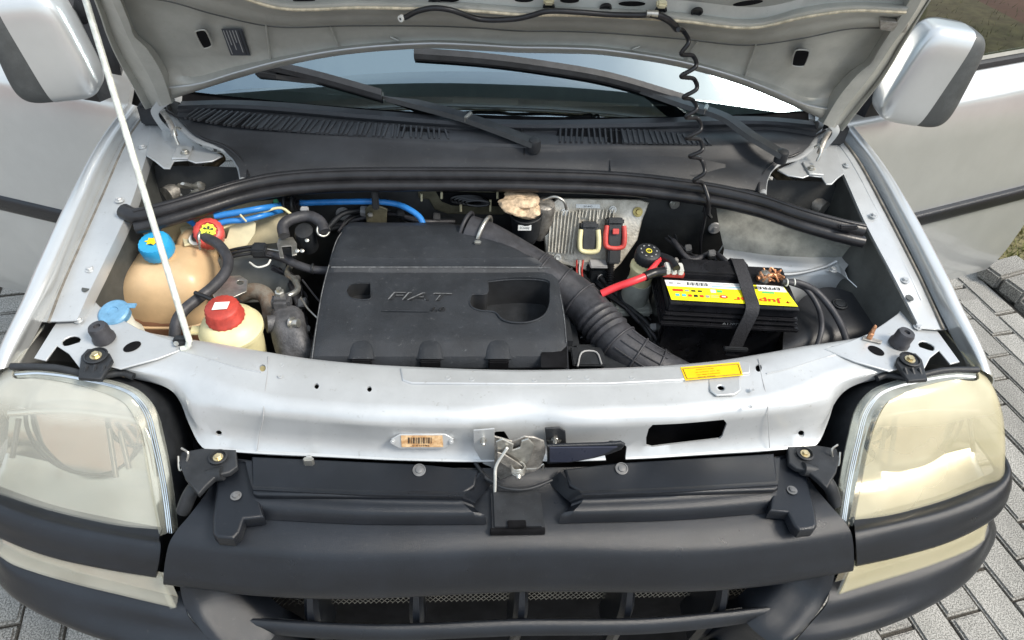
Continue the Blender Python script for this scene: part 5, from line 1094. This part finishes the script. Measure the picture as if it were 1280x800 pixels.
# purge valve with bent hose
pv = thing('purge_valve', P(367,305, z=.95), 'black valve on a small steel bracket with a short bent grey hose above it', 'valve')
tube('bent_hose', PP([(355,295,1.0),(354,282,1.01),(364,274,1.015),(385,270,1.015),(400,277,1.01),(406,290,1.0)]), .0115, hosem, pv, n=50, seg=14)
ring('hose_band', P(404,288, z=1.0), (.3,-.6,.5), .012, .0026, steel, pv, n=20)
lathe('valve_body', [(.02,-.05),(.021,0),(.018,.012),(.006,.014)], P(381,292, z=.985), (0,-.4,1), blk, pv, seg=26)
br_ = PP([(349,297),(366,296),(371,304),(371,318),(365,319),(364,307),(352,308),(355,322),(350,322),(346,304)], z=.985); plate('valve_bracket', br_, .003, steel, pv, bev=.0008)
box('valve_block', P(361,312, z=.965), (.025,.03,.035), blk, pv, bev=.004)
for (u, v) in ((384,301),(372,314),(378,314)): lathe('valve_screw', [(.004,0),(.004,.004),(.002,.005)], P(u, v, z=.985), (0,-.6,.8), steel, pv, seg=10)
box('wiring_plug', P(381,264, z=1.02), (.016,.012,.018), gryp, pv, bev=.002)
# hoses and harness between the valve and the cover
hs = thing('heater_hose', P(360,330, z=.93), 'thin black hose running sideways under the purge valve to the engine cover', 'hose')
tube('hose_body', PP([(318,318,.95),(335,318,.955),(352,322,.955),(372,331,.95),(392,337,.945),(420,338,.94)]), .0085, hosem, hs, n=44)
ring('hose_band', P(391,336, z=.947), X3, .0095, .002, blk, hs, n=16)
wh = thing('wiring_loom', P(325,312, z=.95), 'black cables and plug with a white clip under the pale yellow panel', 'cable')
for d_ in (0, 5, -4): tube('wire', PP([(283,318+d_,.96),(300,314+d_,.965),(320,312+d_,.965),(340,316+d_,.96)]), .003, rub, wh, n=20, seg=8)
box('loom_plug', P(324,312, z=.97), (.028,.03,.018), blk, wh, bev=.003); tube('white_clip', PP([(312,328,.965),(322,334,.965),(334,331,.965),(338,325,.965)]), .002, whitep, wh, n=16)
tube('loom_rod', PP([(332,311,.965),(345,313,.965),(356,315,.965)]), .002, steel, wh)
tube('thin_line', PP([(376,372,.93),(385,386,.93),(397,398,.92)]), .002, steel, wh); tube('thin_line', PP([(378,350,.92),(392,368,.92),(402,380,.92)]), .002, hosem, wh)
# blue fuel pipes
bh = thing('blue_pipes', P(400,255, z=1.0), 'bright blue plastic pipes running along the firewall towards the coolant tank', 'pipe')
Y_ = .622
tube('blue_pipe', [P(372,254,y=Y_), P(400,253,y=Y_), P(440,252,y=Y_), P(470,252,y=Y_), P(495,255,y=Y_), P(512,262,y=.60), P(525,272,y=.585), P(530,283,y=.57)], .0066, bluehose, bh, n=70, seg=12)
tube('blue_pipe', [P(350,257,y=.60), P(330,260,y=.55), P(300,265,y=.53), P(268,270,y=.52)], .0066, bluehose, bh, n=24, seg=12)
tube('blue_pipe', [P(352,263,y=.60), P(330,269,y=.55), P(306,275,y=.53), P(282,277,y=.52), P(252,288,y=.51)], .0062, bluehose, bh, n=30, seg=12)
tube('blue_pipe', PP([(184,312,.96),(190,300,.97),(203,279,1.0),(213,271,1.01),(228,272,1.01),(243,281,1.0),(250,292,.99)]), .0055, bluehose, bh, n=40, seg=12)
box('pipe_coupling', P(358,256,y=.61), (.055,.026,.026), rub, bh, bev=.006); box('green_latch', P(345,253,y=.598), (.01,.008,.014), mat('green_plastic', (.08,.4,.22), .4), bh, bev=.002); ring('coupling_band', P(366,255,y=.61), X3, .015, .003, blk, bh, n=20); ring('coupling_band', P(356,255,y=.61), X3, .015, .003, blk, bh, n=20)
tube('pipe_tie', [P(300,268,y=.522), P(308,277,y=.518)], .002, beige, bh)
box('pipe_clip', P(469,247,y=.60), (.014,.016,.055), blk, bh, bev=.003)
pb = thing('firewall_bracket', P(468,268, y=.62), 'small olive metal bracket with a bolt on the firewall above the engine cover', 'bracket')
plate('bracket_plate', [P(u, v, y=.615) for u, v in ((456,262),(458,278),(483,279),(484,262),(474,258),(462,257))], .006, MATS['dull_olive_metal'], pb, bev=.001); lathe('bracket_bolt', [(.006,0),(.006,.006),(.003,.009)], P(463,268,y=.608), (0,-1,.3), steel, pb, seg=6)

# control unit on its finned plate, with two plugs
PE = (P(740,290, y=.60), V((0,-.84,.54)).normalized())
pe = lambda l, o=0: [P(u, v, pl=(PE[0]+PE[1]*o, PE[1])) for u, v in l]
ec = thing('engine_control_unit', PE[0], 'finned aluminium control unit on the firewall with one black plug and one red plug', 'control unit')
alu = mat('dirty_aluminium', (.62,.58,.50), .42, .5, .35, 25, bump=.4, bsc=200, col2=(.36,.33,.27))
plate('unit_plate', pe([(684,258),(698,247),(800,249),(812,253),(803,276),(797,300),(776,330),(758,347),(738,340),(700,330),(682,316),(680,290)]), .02, alu, ec, bev=.003)
fv, ff = [], []
def fin(a, b, o0=.0, o1=.012, hw=.0012):
    p = pe([a, b], o0); q = pe([a, b], o1); n = len(fv); d = X3*hw
    fv.extend([p[0]-d, p[0]+d, p[1]+d, p[1]-d, q[0]-d, q[0]+d, q[1]+d, q[1]-d]); ff.extend([(n,n+1,n+5,n+4),(n+1,n+2,n+6,n+5),(n+2,n+3,n+7,n+6),(n+3,n,n+4,n+7),(n+4,n+5,n+6,n+7)])
for k in range(9): fin((689+k*4.6, 264), (686+k*4.0, 315+k*.4))
for k in range(6): fin((725+k*4.5, 262), (723+k*4.5, 272 if k < 3 else 285))
for k in range(5): fin((750+k*4.5, 262), (748+k*4.5, 274))
mesh('cooling_fins', fv, ff, alu, ec, kind='stuff', smooth=False)
plate('unit_label', pe([(720,255),(750,255.5),(750,260.5),(720,260)], .0012), .0012, lwht, ec, bev=.0002)
text('label_print', '50443', pe([(735,258)], .0016)[0], (pe([(745,258)])[0]-pe([(735,258)])[0]).normalized(), (pe([(735,250)])[0]-pe([(735,258)])[0]).normalized(), .004, bkp, ec, w_=.02)
for (u, v) in ((706,265),(766,262),(697,322)): x = pe([(u, v)], .002)[0]; hexbolt(x, PE[1], .0055, steel, ec)
lathe('yellow_bolt', [(.011,0),(.011,.003),(.006,.004),(.005,.01)], pe([(797,265)], .002)[0], PE[1], mat('passivated_bolt', (.5,.4,.15), .4, .6, .2, 60), ec, seg=18)
def plug(u, v, mfr, nm, tail):
    p_ = bpy.data.objects.new(nm, None); link(p_, ec)
    x, y, z = frame(PE[1]); c = pe([(u, v)], .018)[0]
    box('plug_body', c, (.034,.066,.034), blk, p_, ax=(x, y, z), bev=.004); box('plug_top', c+y*.026+z*.006, (.038,.016,.03), blk, p_, ax=(x, y, z), bev=.004)
    tube('locking_lever', [c+x*.019+y*.016+z*.014, c+x*.021-y*.012+z*.018, c+x*.017-y*.03+z*.018, c-x*.017-y*.03+z*.018, c-x*.021-y*.012+z*.018, c-x*.019+y*.016+z*.014], .0056, mfr, p_, n=30, flat=1.2)
    if tail: box('plug_hood', c-y*.045+z*.008, (.028,.045,.026), blk, p_, ax=(x, y, z), bev=.003); box('lever_tab', c+y*.004+z*.022, (.014,.012,.004), mfr, p_, ax=(x, y, z), bev=.001)
    else: box('lever_foot', c-y*.032+z*.012, (.034,.012,.016), mfr, p_, ax=(x, y, z), bev=.003)
    return c
plug(735, 296, cream, 'black_plug', 0); plug(767, 291, redcap, 'red_plug', 1)
lm = thing('ribbed_cable_sleeve', P(762,350, z=.95), 'ribbed black cable sleeve hanging below the red plug', 'cable')
tube('sleeve', [P(763,322,y=.55), P(763,340,y=.53), P(762,356,y=.51), P(765,380,y=.5)], lambda t: .0085+.0013*sin(t*150), rub, lm, n=120, seg=12)
for d_ in (0, 4, 8): tube('wire', [P(721+d_,325,y=.55), P(721+d_*.8,340,y=.54), P(726+d_*.5,358,y=.52)], .002, redcap if d_ != 4 else whitep, lm, n=12, seg=6)
jb = thing('relay_box', P(748,335, y=.55), 'small glossy black relay box between the two plugs and the ribbed hose', 'relay box')
box('relay_body', P(748,342,y=.55), (.045,.03,.04), blk, jb, bev=.003); box('relay_lid', P(748,330,y=.545), (.04,.028,.006), gryp, jb, bev=.002)
# brake fluid reservoir
bf = thing('brake_fluid_reservoir', P(806,350, z=.9), 'pale brake fluid reservoir with a round black cap behind the battery', 'reservoir')
b_ = P(806,330, z=.965); a_ = V((.03,-.12,1)).normalized()
lathe('reservoir_neck', [(.024,-.05),(.026,-.018),(.029,-.012),(.029,-.004),(.024,.0),(.022,.014)], b_, a_, cream, bf, seg=32)
lathe('reservoir_body', [(.03,-.13),(.03,-.075),(.026,-.05)], b_, a_, mat('translucent_grey_plastic', (.36,.37,.33), .4, 0, .15, 30), bf, seg=32); box('reservoir_base', b_-a_*.12+V((-.005,-.005,0)), (.085,.07,.02), MATS['translucent_grey_plastic'], bf, bev=.006)
kc = lathe('black_cap', [(.0255,.0),(.0265,.002),(.0265,.022),(.024,.025),(.009,.0255)], b_+a_*.012, a_, blk, bf, seg=44, knurl=.06, sharp=60)
x_, y_, z_ = frame(a_); t_ = b_+a_*.0382
ring('cap_mark', t_, a_, .0055, .0012, mat('cap_yellow', (.7,.6,.05), .4), kc, n=18, seg=6); text('cap_mark', '!', t_, x_, y_, .006, MATS['cap_yellow'], kc)
for k in range(9): t = 2*pi*k/9; box('cap_print', t_+(x_*cos(t)+y_*sin(t))*.0165, (.004,.0022,.0004), gryp, kc, ax=((-x_*sin(t)+y_*cos(t)), (x_*cos(t)+y_*sin(t)), a_), bev=0)
# filter cup with the rag
fc = thing('filler_cup', P(660,285, z=.98), 'tapered black plastic cup with a small white label, plugged by a rag', 'cup')
b_ = P(658,268, z=1.0); a_ = V((-.06,-.12,1)).normalized(); lathe('cup_body', [(.022,-.075),(.030,-.055),(.030,-.052),(.034,-.01),(.036,.005),(.034,.006),(.032,.0)], b_, a_, blk, fc, seg=30)
x_, y_, z_ = frame((-.12,-1,.25), (1,0,0)); lc = b_-a_*.012+V((-.006,-.0365,0)); plate('cup_label', [lc+x_*a+y_*b for a, b in ((-.014,-.006),(.014,-.004),(.014,.008),(-.014,.006))], .001, lwht, fc, bev=.0002, nrm=(-.12,-1,.25)); text('label_print', 'SCIARE', lc+z_*.0005+y_*.001, x_, y_, .005, bkp, fc, w_=.021)
rg = thing('rag', P(652,252, z=1.04), 'crumpled pale brown paper rag stuffed into the black cup', 'rag')
def rf(p):
    n3 = noise.noise(p*1.5)*.5+noise.noise(p*7)*.07; return p*(1+n3)
sup('rag_body', P(654,256, z=1.025), (.044,.036,.017), rag, rg, e=.9, nu=60, nv=34, fn=rf, sharp=25)
gc = thing('grey_canister', P(684,262, y=.6), 'small grey metal canister between the rag and the finned control unit', 'canister')
lathe('canister_body', [(.024,-.09),(.025,-.01),(.021,.004),(.012,.008)], P(681,256,y=.60), (.05,-.2,1), cast, gc, seg=26)
tube('canister_cable', [P(679,250,y=.59), P(694,246,y=.58), P(705,252,y=.575), P(708,262,y=.575)], .003, steel, gc, n=20)
# bonnet stay
pr = thing('bonnet_stay', P(237,428, z=.985), 'long thin whitish metal rod propping up the left side of the bonnet', 'rod')
r0_, r1_ = P(237,428, z=.985), HP(98,-30,.012)
tube('rod', [r0_, r0_.lerp(r1_, .5), r1_], .0056, mat('whitish_rod', (.62,.64,.58), .4, .15, .2, 60), pr, n=8, seg=12); tube('rod_hook', [r0_+V((0,0,.004)), r0_+V((-.006,-.002,-.01)), r0_+V((-.016,-.004,-.012))], .005, MATS['whitish_rod'], pr, n=8)
# washer hose under the bonnet with its coiled drop
wl = thing('washer_hose', HP(640,18,.03), 'thin black washer hose clipped along the bonnet edge, dropping in a coiled spiral', 'hose')
tube('hose_run', [HP(u, v, o) for u, v, o in ((501,23,.035),(508,21,.036),(522,14,.04),(543,10,.042),(565,13,.042),(600,24,.036),(640,24,.036),(662,20,.038),(684,14,.042),(720,15,.04),(760,18,.036),(800,19,.036),(815,18,.036))], .0048, rub, wl, n=120)
lathe('hose_end', [(.006,0),(.006,.006),(.0025,.0065),(.0025,.002),(.0005,.002)], HP(503,22,.035), (-.5,-.7,-.1), whitep, wl, seg=16)
lathe('tee_piece', [(.006,-.01),(.006,.01)], HP(815,17,.038), X3, steel, wl, seg=14); tube('hose_run', [HP(u, v, o) for u, v, o in ((812,17,.038),(825,20,.036),(838,27,.034),(846,36,.03))], .0065, rub, wl, n=20)
zz = [(846,34),(856,42),(859,50),(850,64),(868,73),(868,80),(850,92),(869,102),(869,108),(853,118),(867,128),(869,133),(856,143),(874,152),(874,159),(857,169),(876,178),(876,184),(861,192),(878,203),(879,212),(866,222),(880,233),(884,246),(884,262),(890,275)]
y0, y1 = HP(846,34,.03).y, .565
tube('coiled_hose', [P(u, v, y=y0+(y1-y0)*min(1,i/24))+V((0,(.011 if i % 3 == 1 else -.011),0)) for i, (u, v) in enumerate(zz)], .0042, rub, wl, n=260, seg=10)
tube('hose_tail', [P(884,255,y=.56), P(880,280,y=.56), P(876,300,y=.57), P(876,325,y=.58)], .003, rub, wl, n=20); box('hose_clip', P(884,262,y=.56), (.016,.014,.02), rub, wl, bev=.003)
tube('cable_tie', [P(890,328,y=.58), P(898,316,y=.58), P(905,305,y=.58)], .0018, whitep, wl, n=8)
# yellow sticker on the crossmember
ysp = lambda l, z=.9755: PP(l, z)
ys = plate('warning_sticker', ysp([(850.5,459),(924,452.5),(929,469),(857,475.5)]), .0008, mat('sticker_amber', (.86,.52,.01), .4, 0, .04, 40), van, bev=.0002)
ys['label'] = 'yellow warning sticker'
bd = [(853.5,461),(922.5,455),(926.5,467.5),(859,473.5)]
for a, b in zip(bd, bd[1:]+bd[:1]): tube('print_line', [P(*a, z=.9760), P(*b, z=.9760)], .00055, bkp, ys, n=3, seg=4)
for i, s_ in enumerate(('ATENCAO LIGAR', 'AR QUENTE  MOT  AC', 'NAO ABRIR O RADIADOR', 'MOTOR QUENTE')):
    u, v = 884+i*.8+(3 if i in (1,2) else 0), 461.2+i*3.1; cxy = P(u-3, v, z=.9760); xx = (P(922,455,z=.97)-P(853,461,z=.97)).normalized()
    text('print', s_, cxy, xx, Z3.cross(xx), .0024, mat('sticker_ink', (.25,.13,.0), .5, 0, .05, 30), ys, w_=(.034,.046,.044,.032)[i])

# tangle of small hoses and wires in the gaps
random.seed(11)
def loom(lab, spots, n_, parent_name='wiring_loom', cols=None):
    t_ = thing(parent_name, P(*spots[0]), lab, 'wiring')
    for k in range(n_):
        a = [P(u+random.uniform(-9,9), v+random.uniform(-7,7), z=z+random.uniform(-.02,.015)) for u, v, z in spots]
        r_ = random.choice((.0025,.003,.0045,.006)); m_ = random.choice(cols or (rub, hosem, blk, rub, hosem))
        tube('loom_wire', a, r_, m_, t_, n=30, seg=8)
        c = catmull(a, 12)[random.randint(3,8)]
        if k % 2: ring('tape_band', c, a[2]-a[1], r_+.0012, .0012, random.choice((blk, gryp)), t_, n=12, seg=6)
    for k in range(3):
        c = catmull([P(*q) for q in spots], 12)[3+3*k]; box('loom_plug', c+V((0,0,.012)), (random.uniform(.014,.024), random.uniform(.014,.022), random.uniform(.012,.02)), random.choice((blk, gryp, screwm)), t_, ax=frame((random.uniform(-.4,.4),-.4,1)), bev=.002)
    return t_
loom('tangle of thin black hoses between the engine mount and the engine cover', [(340,335,.90),(366,350,.88),(380,375,.87),(378,405,.86),(392,440,.84)], 7)
loom('black wires bunched behind the top edge of the engine cover', [(415,288,.93),(440,272,.95),(480,270,.95),(530,276,.95),(575,282,.95)], 6)
loom('black wires and plugs in the dark gap between ribbed hose and battery', [(700,300,.90),(740,345,.86),(785,385,.85),(812,410,.84),(830,450,.82)], 8)
loom('small black hoses low in the gap between engine cover and ribbed hose', [(716,385,.88),(722,405,.86),(732,425,.86),(740,445,.86),(760,470,.84)], 5)
loom('thin cables behind the battery under the dull strut tower', [(840,300,.92),(862,318,.92),(885,322,.92),(905,335,.92),(925,340,.90)], 5)
lb_ = thing('ribbed_air_box', P(780,420, z=.80), 'dark air box low beside the front of the ribbed hose', 'air box')
box('air_box_body', P(735,455, z=.87), (.06,.06,.06), blk, lb_, bev=.006); box('air_box_lid', P(735,446, z=.905), (.064,.05,.006), blk, lb_, bev=.002); tube('box_edge', PP([(722,458,.91),(728,440,.91),(745,440,.91),(752,455,.91)]), .0018, gryp, lb_, n=14)
for o in list(bpy.data.objects):
    if o.type == 'MESH' and len(o.data.materials) == 0: o.data.materials.append(darkm)
